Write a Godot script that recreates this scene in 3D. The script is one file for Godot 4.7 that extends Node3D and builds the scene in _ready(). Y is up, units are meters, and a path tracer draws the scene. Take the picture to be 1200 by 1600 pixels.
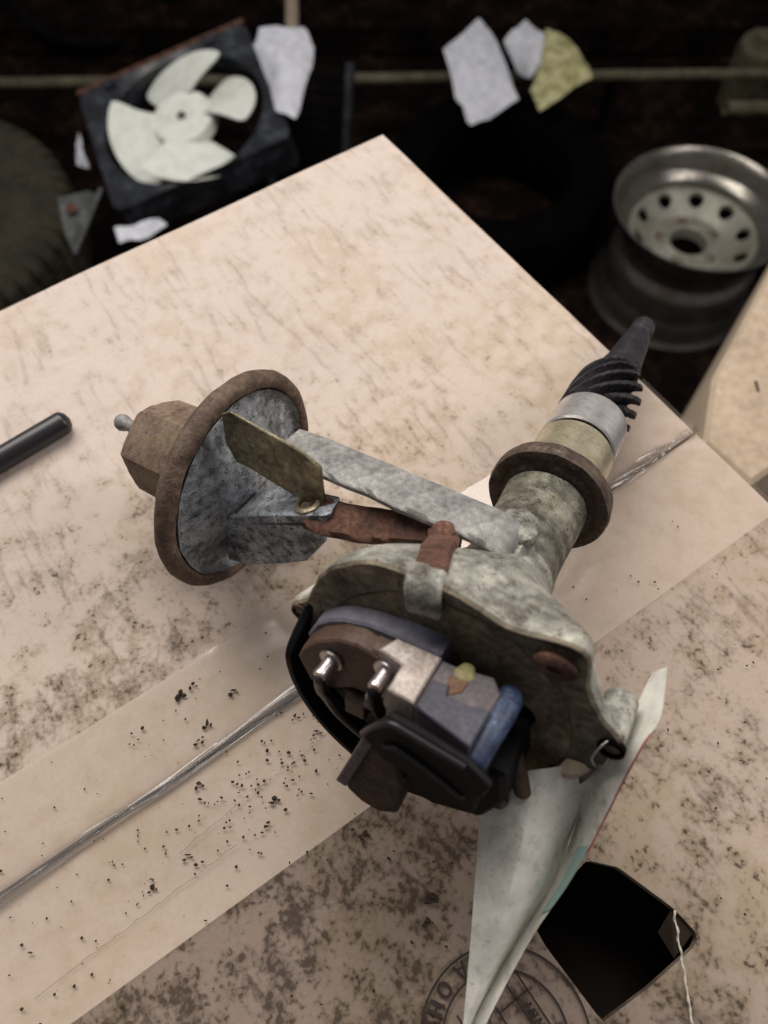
extends Node3D

# ---------------------------------------------------------------- camera, light
func _ready() -> void:
	var cam := Camera3D.new()
	cam.name = "camera"
	cam.fov = 64.98
	cam.near = 0.01
	cam.far = 30.0
	var attr := CameraAttributesPhysical.new()
	attr.frustum_focal_length = 18.84
	attr.frustum_focus_distance = 0.27
	attr.exposure_aperture = 6.8
	cam.attributes = attr
	cam.position = Vector3(0, 0.29, 0)
	cam.rotation_degrees = Vector3(-62.0, 0, 0)
	add_child(cam)
	cam.current = true
	var we := WorldEnvironment.new()
	we.name = "environment"
	var env := Environment.new()
	env.background_mode = Environment.BG_COLOR
	env.background_color = Color(0.47, 0.47, 0.48)
	env.background_energy_multiplier = 0.66
	env.tonemap_mode = Environment.TONE_MAPPER_LINEAR
	env.tonemap_exposure = 1.0
	env.sdfgi_enabled = true
	env.ssao_enabled = true
	env.ssil_enabled = true
	we.environment = env
	add_child(we)
	var key := AreaLight3D.new()
	key.name = "ceiling_light"
	key.area_size = Vector2(1.6, 0.7)
	key.light_energy = 3.3
	key.light_color = Color(1.0, 0.972, 0.945)
	key.area_range = 12.0
	key.shadow_enabled = true
	add_child(key)
	key.look_at_from_position(Vector3(-0.34, 1.30, -0.95), Vector3(0.0, 0.0, -0.25), Vector3(0, 0, 1))
	var side := AreaLight3D.new()
	side.name = "far_ceiling_light"
	side.area_size = Vector2(1.2, 0.4)
	side.light_energy = 1.4
	side.light_color = Color(1.0, 0.965, 0.95)
	side.area_range = 12.0
	side.shadow_enabled = true
	add_child(side)
	side.look_at_from_position(Vector3(1.35, 1.0, -0.35), Vector3(-0.05, 0.0, -0.2), Vector3(0, 0, 1))
	make_materials()
	build_setting()
	build_box()
	build_distributor()
	build_tag()
	build_small_things()
	build_background()

# ---------------------------------------------------------------- helpers
var M := {}
var used_names := {}

func numbered(n: String) -> String:
	if not used_names.has(n):
		used_names[n] = 0
		return n
	used_names[n] += 1
	return "%s_%03d" % [n, used_names[n]]

func thing(called: String, label: String, category: String, group := "") -> Node3D:
	var o := Node3D.new()
	o.name = numbered(called)
	add_child(o)
	tag(o, label, category, group)
	return o

func tag(o: Node, label: String, category: String, group := "") -> void:
	o.set_meta("label", label)
	o.set_meta("category", category)
	if group != "":
		o.set_meta("group", group)

# a soup of triangles: anticlockwise seen from outside
class Soup:
	var v := PackedVector3Array()
	var c := PackedColorArray()
	var uv := PackedVector2Array()
	var col := Color.WHITE
	func tri(a: Vector3, b: Vector3, d: Vector3) -> void:
		v.append(a); v.append(b); v.append(d)
		c.append(col); c.append(col); c.append(col)
	func quad(a: Vector3, b: Vector3, d: Vector3, e: Vector3) -> void:
		tri(a, b, d); tri(a, d, e)
	func grid(rows: Array, close_u := false) -> void:
		for i in rows.size() - 1:
			var r0: PackedVector3Array = rows[i]
			var r1: PackedVector3Array = rows[i + 1]
			var n := r0.size()
			for j in (n if close_u else n - 1):
				var k := (j + 1) % n
				quad(r0[j], r0[k], r1[k], r1[j])
	func fan(ring: PackedVector3Array, flip := false) -> void:
		var m := Vector3.ZERO
		for p in ring: m += p
		m /= ring.size()
		for j in ring.size():
			var k := (j + 1) % ring.size()
			if flip: tri(m, ring[k], ring[j])
			else: tri(m, ring[j], ring[k])
	func flip_if_inside_out() -> void:
		var vol := 0.0
		var mid := v[0]
		for i in range(0, v.size(), 3):
			vol += (v[i] - mid).dot((v[i + 1] - mid).cross(v[i + 2] - mid))
		if vol < 0.0: flip()
	func flip() -> void:
		for i in range(0, v.size(), 3):
			var t := v[i + 1]; v[i + 1] = v[i + 2]; v[i + 2] = t
			var k := c[i + 1]; c[i + 1] = c[i + 2]; c[i + 2] = k
			if uv.size() == v.size():
				var w := uv[i + 1]; uv[i + 1] = uv[i + 2]; uv[i + 2] = w
	func move(x: Transform3D) -> void:
		v = x * v
	func add(o: Soup) -> void:
		v.append_array(o.v); c.append_array(o.c)

func finish(s: Soup, crease := 40.0, closed := true) -> ArrayMesh:
	if closed: s.flip_if_inside_out()
	var nt := s.v.size() / 3
	var fn := PackedVector3Array()
	var fa := PackedVector3Array()
	fn.resize(nt); fa.resize(nt)
	var at := {}
	var keys := PackedInt64Array()
	keys.resize(s.v.size())
	for t in nt:
		var n := (s.v[t * 3 + 1] - s.v[t * 3]).cross(s.v[t * 3 + 2] - s.v[t * 3])
		fa[t] = n
		fn[t] = n.normalized()
		for k in 3:
			var p := s.v[t * 3 + k] * 40000.0
			var key := (roundi(p.x) * 2000003 + roundi(p.y)) * 2000003 + roundi(p.z)
			keys[t * 3 + k] = key
			if at.has(key): at[key].append(t)
			else: at[key] = [t]
	var lim := cos(deg_to_rad(crease))
	var nn := PackedVector3Array()
	nn.resize(s.v.size())
	for i in s.v.size():
		var f := fn[i / 3]
		var sum := Vector3.ZERO
		for t in at[keys[i]]:
			if fn[t].dot(f) >= lim: sum += fa[t]
		nn[i] = sum.normalized() if sum.length_squared() > 0.0 else Vector3.UP
	# Godot's front faces run clockwise
	var ord := PackedInt32Array()
	ord.resize(s.v.size())
	for t in nt:
		ord[t * 3] = t * 3; ord[t * 3 + 1] = t * 3 + 2; ord[t * 3 + 2] = t * 3 + 1
	var arr := []
	arr.resize(Mesh.ARRAY_MAX)
	arr[Mesh.ARRAY_VERTEX] = s.v
	arr[Mesh.ARRAY_NORMAL] = nn
	arr[Mesh.ARRAY_COLOR] = s.c
	if s.uv.size() == s.v.size(): arr[Mesh.ARRAY_TEX_UV] = s.uv
	arr[Mesh.ARRAY_INDEX] = ord
	var m := ArrayMesh.new()
	m.add_surface_from_arrays(Mesh.PRIMITIVE_TRIANGLES, arr)
	return m

func put(called: String, s: Soup, mat: Material, parent: Node = null, crease := 40.0, closed := true) -> MeshInstance3D:
	var o := MeshInstance3D.new()
	o.mesh = finish(s, crease, closed)
	o.material_override = mat
	if parent == null:
		o.name = numbered(called)
		add_child(o)
	else:
		var n := called
		var i := 0
		while parent.has_node(NodePath(n)):
			i += 1
			n = "%s_%03d" % [called, i]
		o.name = n
		parent.add_child(o)
	return o

func pv(pts: Array, k := 0.001) -> PackedVector3Array:
	var r := PackedVector3Array()
	for p in pts: r.append(Vector3(p[0], p[1], p[2]) * k)
	return r

func p2(pts: Array) -> PackedVector2Array:
	var r := PackedVector2Array()
	for p in pts: r.append(Vector2(p[0], p[1]))
	return r

# frame whose z runs along d
func along(d: Vector3, at: Vector3, up := Vector3.UP) -> Transform3D:
	var z := d.normalized()
	if absf(z.dot(up)) > 0.98: up = Vector3.RIGHT
	var x := up.cross(z).normalized()
	return Transform3D(Basis(x, z.cross(x), z), at)

# profile: [z, r] pairs along local z
func lathe(profile: Array, seg := 48, k := 0.001, wob := 0.0, seed_ := 1, caps := true) -> Soup:
	var s := Soup.new()
	var rows := []
	var nz := noise(seed_, 1.0)
	for q in profile:
		var ring := PackedVector3Array()
		for j in seg:
			var a := TAU * j / seg
			var r: float = q[1]
			if wob > 0.0: r += wob * nz.get_noise_3d(cos(a) * 2.0, sin(a) * 2.0, q[0] * 0.15)
			ring.append(Vector3(cos(a) * r, sin(a) * r, q[0]) * k)
		rows.append(ring)
	s.grid(rows, true)
	if caps and profile[0][1] > 0.001: s.fan(rows[0], true)
	if caps and profile[-1][1] > 0.001: s.fan(rows[-1])
	return s

func noise(sd: int, f: float, oct := 3, ridged := false) -> FastNoiseLite:
	var n := FastNoiseLite.new()
	n.seed = sd
	n.frequency = f
	n.noise_type = FastNoiseLite.TYPE_SIMPLEX_SMOOTH
	n.fractal_type = FastNoiseLite.FRACTAL_RIDGED if ridged else FastNoiseLite.FRACTAL_FBM
	n.fractal_octaves = oct
	return n

# polygon in xy pulled along z with chamfered edges (mm)
func prism(poly: PackedVector2Array, z0: float, z1: float, bev := 0.4, k := 0.001) -> Soup:
	var area := 0.0
	var n := poly.size()
	for i in n: area += poly[i].cross(poly[(i + 1) % n])
	if area < 0.0: poly.reverse()
	var inner := PackedVector2Array()
	for i in n:
		var d0 := (poly[i] - poly[(i + n - 1) % n]).normalized()
		var d1 := (poly[(i + 1) % n] - poly[i]).normalized()
		var n0 := Vector2(-d0.y, d0.x)
		var n1 := Vector2(-d1.y, d1.x)
		var m := (n0 + n1)
		m = m / maxf(m.length_squared() * 0.5, 0.5)
		inner.append(poly[i] + m * bev)
	var s := Soup.new()
	var rows := []
	for lv in [[inner, z0], [poly, z0 + bev], [poly, z1 - bev], [inner, z1]]:
		var ring := PackedVector3Array()
		for p in lv[0]: ring.append(Vector3(p.x, p.y, lv[1]) * k)
		rows.append(ring)
	s.grid(rows, true)
	var idx := Geometry2D.triangulate_polygon(inner)
	for i in range(0, idx.size(), 3):
		var a := inner[idx[i]]; var b := inner[idx[i + 1]]; var c := inner[idx[i + 2]]
		if (b - a).cross(c - a) < 0.0:
			var t := b; b = c; c = t
		s.tri(Vector3(a.x, a.y, z1) * k, Vector3(b.x, b.y, z1) * k, Vector3(c.x, c.y, z1) * k)
		s.tri(Vector3(a.x, a.y, z0) * k, Vector3(c.x, c.y, z0) * k, Vector3(b.x, b.y, z0) * k)
	return s

func box(c: Vector3, sz: Vector3, bev := 0.4, k := 0.001) -> Soup:
	var h := sz * 0.5
	var s := prism(p2([[-h.x, -h.y], [h.x, -h.y], [h.x, h.y], [-h.x, h.y]]), -h.z, h.z, minf(bev, minf(h.x, minf(h.y, h.z)) * 0.6), k)
	s.move(Transform3D(Basis(), c * k))
	return s

func curve(pts: PackedVector3Array, n: int) -> PackedVector3Array:
	var out := PackedVector3Array()
	var m := pts.size()
	for i in n + 1:
		var t := float(i) / n * (m - 1)
		var j := mini(int(t), m - 2)
		out.append(pts[j].cubic_interpolate(pts[j + 1], pts[maxi(j - 1, 0)], pts[mini(j + 2, m - 1)], t - j))
	return out

func tube(path: PackedVector3Array, r: float, seg := 12, round_ends := true) -> Soup:
	var s := Soup.new()
	var rows := []
	var n := path.size()
	var ref := Vector3.UP
	for i in n:
		var d := (path[mini(i + 1, n - 1)] - path[maxi(i - 1, 0)]).normalized()
		if absf(ref.dot(d)) > 0.95: ref = Vector3.RIGHT if absf(d.x) < 0.8 else Vector3.FORWARD
		var x := (ref - d * ref.dot(d)).normalized()
		ref = x
		var y := d.cross(x)
		var caps := [[0.0, 1.0]]
		if round_ends and i == 0: caps = [[-1.0, 0.05], [-0.8, 0.6], [-0.35, 0.93], [0.0, 1.0]]
		if round_ends and i == n - 1: caps = [[0.0, 1.0], [0.35, 0.93], [0.8, 0.6], [1.0, 0.05]]
		for q in caps:
			var ring := PackedVector3Array()
			for j in seg:
				var a := TAU * j / seg
				ring.append(path[i] + d * r * q[0] * 0.7 + (x * cos(a) + y * sin(a)) * r * q[1])
			rows.append(ring)
	s.grid(rows, true)
	s.fan(rows[0], true)
	s.fan(rows[-1])
	return s

# flat bar of width w (along side) and thickness t swept along a path
func strip(path: PackedVector3Array, side: PackedVector3Array, w: float, t: float) -> Soup:
	var s := Soup.new()
	var rows := []
	var n := path.size()
	for i in n:
		var d := (path[mini(i + 1, n - 1)] - path[maxi(i - 1, 0)]).normalized()
		var a := side[i] if side.size() == n else side[0]
		a = (a - d * a.dot(d)).normalized()
		var b := d.cross(a)
		var ring := PackedVector3Array()
		var e := t * 0.3
		for q in [[-w / 2 + e, -t / 2], [w / 2 - e, -t / 2], [w / 2, -t / 2 + e], [w / 2, t / 2 - e], [w / 2 - e, t / 2], [-w / 2 + e, t / 2], [-w / 2, t / 2 - e], [-w / 2, -t / 2 + e]]:
			ring.append(path[i] + a * q[0] + b * q[1])
		rows.append(ring)
	s.grid(rows, true)
	s.fan(rows[0], true)
	s.fan(rows[-1])
	return s

# bends and roughens a soup a little, metres
func rough(s: Soup, amp: float, freq: float, sd := 7) -> Soup:
	var n := noise(sd, freq, 3)
	for i in s.v.size():
		var p := s.v[i]
		s.v[i] = p + Vector3(n.get_noise_3d(p.x, p.y, p.z), n.get_noise_3d(p.y + 3.0, p.z, p.x), n.get_noise_3d(p.z, p.x + 7.0, p.y)) * amp
	return s

# ---------------------------------------------------------------- materials
func ramp_at(ramp: Array, t: float) -> Color:
	if t <= ramp[0][0]: return ramp[0][1]
	for i in range(1, ramp.size()):
		if t <= ramp[i][0]:
			return ramp[i - 1][1].lerp(ramp[i][1], (t - ramp[i - 1][0]) / (ramp[i][0] - ramp[i - 1][0]))
	return ramp[-1][1]

func rgb(r: int, g: int, b: int) -> Color:
	return Color8(r, g, b)

# worn surface: colour ramp over blotches + grain, specks and a matching relief
func worn(ramp: Array, sd: int, metres: float, roughness: float, metallic := 0.0, bump := 1.0, speck := Color(0, 0, 0, 0), speck_at := 0.6, contrast := 1.0, size := 384) -> StandardMaterial3D:
	var lo := noise(sd, 3.0 / size, 4).get_seamless_image(size, size)
	var mi := noise(sd + 1, 14.0 / size, 4).get_seamless_image(size, size)
	var fi := noise(sd + 2, 60.0 / size, 2).get_seamless_image(size, size)
	for im in [lo, mi, fi]: im.convert(Image.FORMAT_L8)
	var a: PackedByteArray = lo.get_data()
	var b: PackedByteArray = mi.get_data()
	var c: PackedByteArray = fi.get_data()
	var lut := []
	for i in 256: lut.append(ramp_at(ramp, i / 255.0))
	var out := PackedByteArray()
	out.resize(size * size * 3)
	var hgt := PackedByteArray()
	hgt.resize(size * size)
	for i in size * size:
		var t := (a[i] * 0.42 + b[i] * 0.4 + c[i] * 0.18) / 255.0
		t = clampf((t - 0.5) * 1.7 * contrast + 0.5, 0.0, 1.0)
		var k: Color = lut[int(t * 255.0)]
		var sp := (b[(i * 7 + 911) % (size * size)] * 0.0 + c[i] * 0.5 + b[size * size - 1 - i] * 0.5) / 255.0
		if speck.a > 0.0 and sp > speck_at:
			k = k.lerp(speck, minf(1.0, (sp - speck_at) * 14.0) * speck.a)
		out[i * 3] = int(k.r * 255.0); out[i * 3 + 1] = int(k.g * 255.0); out[i * 3 + 2] = int(k.b * 255.0)
		hgt[i] = int(clampf(b[i] * 0.6 + c[i] * 0.4, 0, 255))
	var m := StandardMaterial3D.new()
	m.albedo_texture = ImageTexture.create_from_image(Image.create_from_data(size, size, false, Image.FORMAT_RGB8, out))
	if bump > 0.0:
		var h := Image.create_from_data(size, size, false, Image.FORMAT_L8, hgt)
		h.convert(Image.FORMAT_RGBA8)
		h.bump_map_to_normal_map(6.0)
		m.normal_enabled = true
		m.normal_scale = bump
		m.normal_texture = ImageTexture.create_from_image(h)
	m.roughness = roughness
	m.metallic = metallic
	m.uv1_triplanar = true
	m.uv1_scale = Vector3.ONE / metres
	m.vertex_color_use_as_albedo = true
	return m

func plain(c: Color, roughness: float, metallic := 0.0) -> StandardMaterial3D:
	var m := StandardMaterial3D.new()
	m.albedo_color = c
	m.roughness = roughness
	m.metallic = metallic
	m.vertex_color_use_as_albedo = true
	return m

func make_materials() -> void:
	M.cast = worn([[0.0, rgb(64, 58, 50)], [0.3, rgb(120, 119, 112)], [0.5, rgb(147, 146, 139)], [0.75, rgb(174, 173, 162)], [1.0, rgb(204, 202, 186)]], 11, 0.075, 0.6, 0.28, 0.5, rgb(74, 58, 44), 0.66, 1.25)
	M.strap = worn([[0.0, rgb(98, 99, 98)], [0.4, rgb(132, 131, 128)], [0.7, rgb(150, 149, 145)], [1.0, rgb(178, 177, 170)]], 21, 0.04, 0.6, 0.25, 0.5, rgb(120, 108, 88), 0.68)
	M.zinc = worn([[0.0, rgb(70, 71, 74)], [0.3, rgb(126, 131, 137)], [0.65, rgb(162, 168, 174)], [1.0, rgb(204, 209, 212)]], 31, 0.06, 0.55, 0.15, 0.6, rgb(40, 38, 38), 0.62, 1.2)
	M.rust = worn([[0.0, rgb(38, 25, 20)], [0.4, rgb(78, 50, 39)], [0.7, rgb(104, 70, 55)], [1.0, rgb(136, 106, 86)]], 41, 0.03, 0.85, 0.0, 0.9, rgb(30, 20, 16), 0.66)
	M.rustpale = worn([[0.0, rgb(78, 58, 46)], [0.35, rgb(112, 92, 76)], [0.6, rgb(130, 112, 98)], [0.8, rgb(128, 114, 82)], [1.0, rgb(152, 140, 116)]], 51, 0.04, 0.75, 0.05, 0.6, rgb(60, 44, 36), 0.68)
	M.rustrim = worn([[0.0, rgb(46, 34, 28)], [0.35, rgb(82, 64, 52)], [0.7, rgb(108, 90, 76)], [1.0, rgb(144, 128, 112)]], 61, 0.06, 0.7, 0.1, 0.6, rgb(48, 32, 24), 0.66)
	M.steel = worn([[0.0, rgb(170, 166, 162)], [0.5, rgb(204, 201, 198)], [1.0, rgb(222, 220, 216)]], 71, 0.05, 0.42, 0.88, 0.1)
	M.steelband = worn([[0.0, rgb(160, 148, 118)], [0.5, rgb(196, 186, 158)], [1.0, rgb(214, 208, 190)]], 72, 0.03, 0.42, 0.85, 0.1)
	M.screw = worn([[0.0, rgb(150, 142, 140)], [1.0, rgb(214, 206, 204)]], 73, 0.02, 0.28, 0.85, 0.2)
	M.gear = worn([[0.0, rgb(30, 28, 31)], [0.6, rgb(48, 45, 50)], [1.0, rgb(70, 66, 72)]], 81, 0.03, 0.5, 0.35, 0.2)
	M.flange = worn([[0.0, rgb(42, 32, 27)], [0.45, rgb(72, 58, 48)], [0.75, rgb(96, 82, 68)], [1.0, rgb(128, 116, 98)]], 82, 0.03, 0.75, 0.1, 0.8)
	M.face = worn([[0.0, rgb(60, 50, 40)], [0.5, rgb(112, 99, 80)], [1.0, rgb(150, 138, 116)]], 83, 0.05, 0.8, 0.0, 0.6, rgb(110, 62, 44), 0.68)
	M.brownplastic = worn([[0.0, rgb(64, 46, 38)], [0.6, rgb(84, 62, 50)], [1.0, rgb(104, 82, 66)]], 91, 0.03, 0.55, 0.0, 0.3)
	M.greyplastic = worn([[0.0, rgb(82, 82, 92)], [0.6, rgb(104, 104, 116)], [1.0, rgb(124, 120, 128)]], 92, 0.05, 0.55, 0.0, 0.2)
	M.blockmetal = worn([[0.0, rgb(140, 128, 120)], [0.6, rgb(176, 166, 158)], [1.0, rgb(206, 200, 192)]], 93, 0.025, 0.5, 0.2, 0.4, rgb(130, 100, 80), 0.68)
	M.darkblock = worn([[0.0, rgb(62, 56, 60)], [0.6, rgb(88, 80, 84)], [1.0, rgb(108, 102, 102)]], 94, 0.03, 0.6, 0.0, 0.2)
	M.blue = worn([[0.0, rgb(20, 27, 42)], [0.55, rgb(38, 54, 84)], [1.0, rgb(96, 114, 138)]], 95, 0.02, 0.5, 0.0, 0.3)
	M.black = worn([[0.0, rgb(10, 10, 11)], [0.6, rgb(18, 17, 19)], [1.0, rgb(32, 30, 31)]], 96, 0.03, 0.55, 0.0, 0.2)
	M.black.metallic_specular = 0.25
	M.blackgloss = plain(rgb(30, 28, 33), 0.38)
	M.innards = worn([[0.0, rgb(34, 26, 22)], [0.5, rgb(66, 52, 42)], [1.0, rgb(96, 80, 62)]], 97, 0.03, 0.8, 0.0, 0.5, rgb(120, 70, 50), 0.68)
	M.navy = worn([[0.0, rgb(40, 40, 50)], [0.6, rgb(58, 57, 70)], [1.0, rgb(78, 76, 88)]], 113, 0.03, 0.55, 0.0, 0.2)
	M.clip = worn([[0.0, rgb(24, 15, 12)], [0.5, rgb(54, 36, 28)], [0.8, rgb(84, 52, 38)], [1.0, rgb(120, 76, 50)]], 114, 0.025, 0.7, 0.0, 0.8)
	M.rubber = worn([[0.0, rgb(4, 4, 4)], [1.0, rgb(11, 10, 10)]], 116, 0.2, 0.9, 0.0, 0.3)
	M.rubber.metallic_specular = 0.08
	M.brass = worn([[0.0, rgb(76, 68, 52)], [0.45, rgb(124, 116, 92)], [0.7, rgb(146, 138, 112)], [1.0, rgb(182, 174, 148)]], 98, 0.05, 0.38, 0.35, 0.3, rgb(80, 62, 44), 0.66)
	M.glue = worn([[0.0, rgb(104, 96, 58)], [0.6, rgb(138, 130, 86)], [1.0, rgb(160, 152, 108)]], 99, 0.02, 0.5)
	M.orange = worn([[0.0, rgb(88, 62, 44)], [1.0, rgb(118, 86, 62)]], 100, 0.02, 0.6)
	M.paper = worn([[0.0, rgb(170, 166, 150)], [0.3, rgb(216, 214, 203)], [1.0, rgb(234, 232, 224)]], 101, 0.07, 0.85, 0.0, 0.1, rgb(96, 92, 84), 0.76, 1.3)
	M.oldpaper = worn([[0.0, rgb(86, 80, 40)], [0.35, rgb(150, 146, 96)], [0.6, rgb(188, 184, 138)], [1.0, rgb(220, 216, 190)]], 102, 0.12, 0.85, 0.0, 0.2)
	M.greypaper = worn([[0.0, rgb(176, 180, 188)], [0.5, rgb(210, 213, 222)], [1.0, rgb(236, 238, 244)]], 103, 0.09, 0.85, 0.0, 0.2)
	M.card = worn([[0.0, rgb(154, 138, 116)], [0.5, rgb(174, 157, 135)], [1.0, rgb(188, 172, 150)]], 104, 0.12, 0.9, 0.0, 0.15, rgb(120, 100, 80), 0.76)
	M.floor = worn([[0.0, rgb(9, 7, 7)], [0.5, rgb(22, 15, 13)], [1.0, rgb(48, 34, 27)]], 105, 0.5, 0.95, 0.0, 0.6)
	M.floor.metallic_specular = 0.1
	M.fan = worn([[0.0, rgb(206, 212, 200)], [0.5, rgb(232, 237, 228)], [1.0, rgb(245, 247, 241)]], 115, 0.12, 0.5, 0.0, 0.05)
	M.shroud = worn([[0.0, rgb(20, 21, 24)], [0.5, rgb(38, 41, 47)], [1.0, rgb(86, 92, 102)]], 106, 0.22, 0.36, 0.0, 0.15)
	M.wheel = worn([[0.0, rgb(96, 93, 86)], [0.5, rgb(128, 125, 118)], [1.0, rgb(156, 153, 145)]], 107, 0.25, 0.27, 0.85, 0.15, rgb(90, 74, 56), 0.68)
	M.wheeldisc = worn([[0.0, rgb(112, 108, 88)], [0.5, rgb(142, 141, 130)], [1.0, rgb(168, 168, 158)]], 108, 0.2, 0.5, 0.4, 0.15)
	M.tyre = worn([[0.0, rgb(26, 24, 18)], [0.5, rgb(46, 42, 30)], [1.0, rgb(66, 58, 38)]], 109, 0.25, 0.9, 0.0, 0.4)
	M.pipe = worn([[0.0, rgb(50, 46, 34)], [0.5, rgb(84, 78, 60)], [1.0, rgb(112, 106, 84)]], 110, 0.2, 0.75, 0.1, 0.4)
	M.darkmetal = worn([[0.0, rgb(6, 6, 6)], [0.5, rgb(13, 11, 11)], [1.0, rgb(27, 21, 19)]], 111, 0.3, 0.8, 0.0, 0.4)
	M.darkmetal.metallic_specular = 0.15
	M.greymetal = worn([[0.0, rgb(60, 62, 62)], [0.6, rgb(96, 100, 100)], [1.0, rgb(124, 126, 124)]], 112, 0.15, 0.55, 0.4, 0.3)
	M.ink = plain(rgb(44, 34, 30), 0.85)
	M.red = plain(rgb(164, 84, 84), 0.8)
	M.teal = plain(rgb(160, 188, 182), 0.85)
	M.dirt = plain(rgb(52, 40, 28), 0.95)
	M.thread = plain(rgb(196, 190, 176), 0.8)
	var f := StandardMaterial3D.new()
	f.transparency = BaseMaterial3D.TRANSPARENCY_ALPHA
	f.albedo_color = Color(0.50, 0.50, 0.51, 0.27)
	f.roughness = 0.16
	f.metallic_specular = 0.9
	M.film = f
	var f2: StandardMaterial3D = f.duplicate()
	f2.albedo_color = Color(0.50, 0.45, 0.40, 0.25)
	f2.roughness = 0.06
	M.filmthin = f2
	var t := StandardMaterial3D.new()
	t.transparency = BaseMaterial3D.TRANSPARENCY_ALPHA
	t.albedo_color = Color(0.8, 0.74, 0.68, 0.06)
	t.roughness = 0.13
	M.tape = t

# ---------------------------------------------------------------- the setting
func structure(o: Node) -> void:
	o.set_meta("kind", "structure")

func build_setting() -> void:
	var s := Soup.new()
	var n := noise(5, 1.3, 3)
	var rows := []
	for i in 41:
		var r := PackedVector3Array()
		for j in 41:
			var x := -4.0 + 8.0 * j / 40.0
			var z := -5.0 + 8.0 * i / 40.0
			r.append(Vector3(x, -1.09 + 0.01 * n.get_noise_2d(x, z), z))
		rows.append(r)
	s.grid(rows)
	s.flip()
	var fl := put("floor", s, M.floor, null, 60.0, false)
	structure(fl)

# ---------------------------------------------------------------- the carton underneath
# a runs down the back edge to the left, b down the right edge, from the far corner
const CORNER := Vector3(-0.0007, 0.0, -0.3882)
var EA := Vector3(-0.8218, 0, 0.5697)
var EB := Vector3(0.5697, 0, 0.8218)

func top(a: float, b: float, h := 0.0) -> Vector3:
	return CORNER + EA * a + EB * b + Vector3(0, h, 0)

const TEX_SPAN := 0.46

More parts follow.
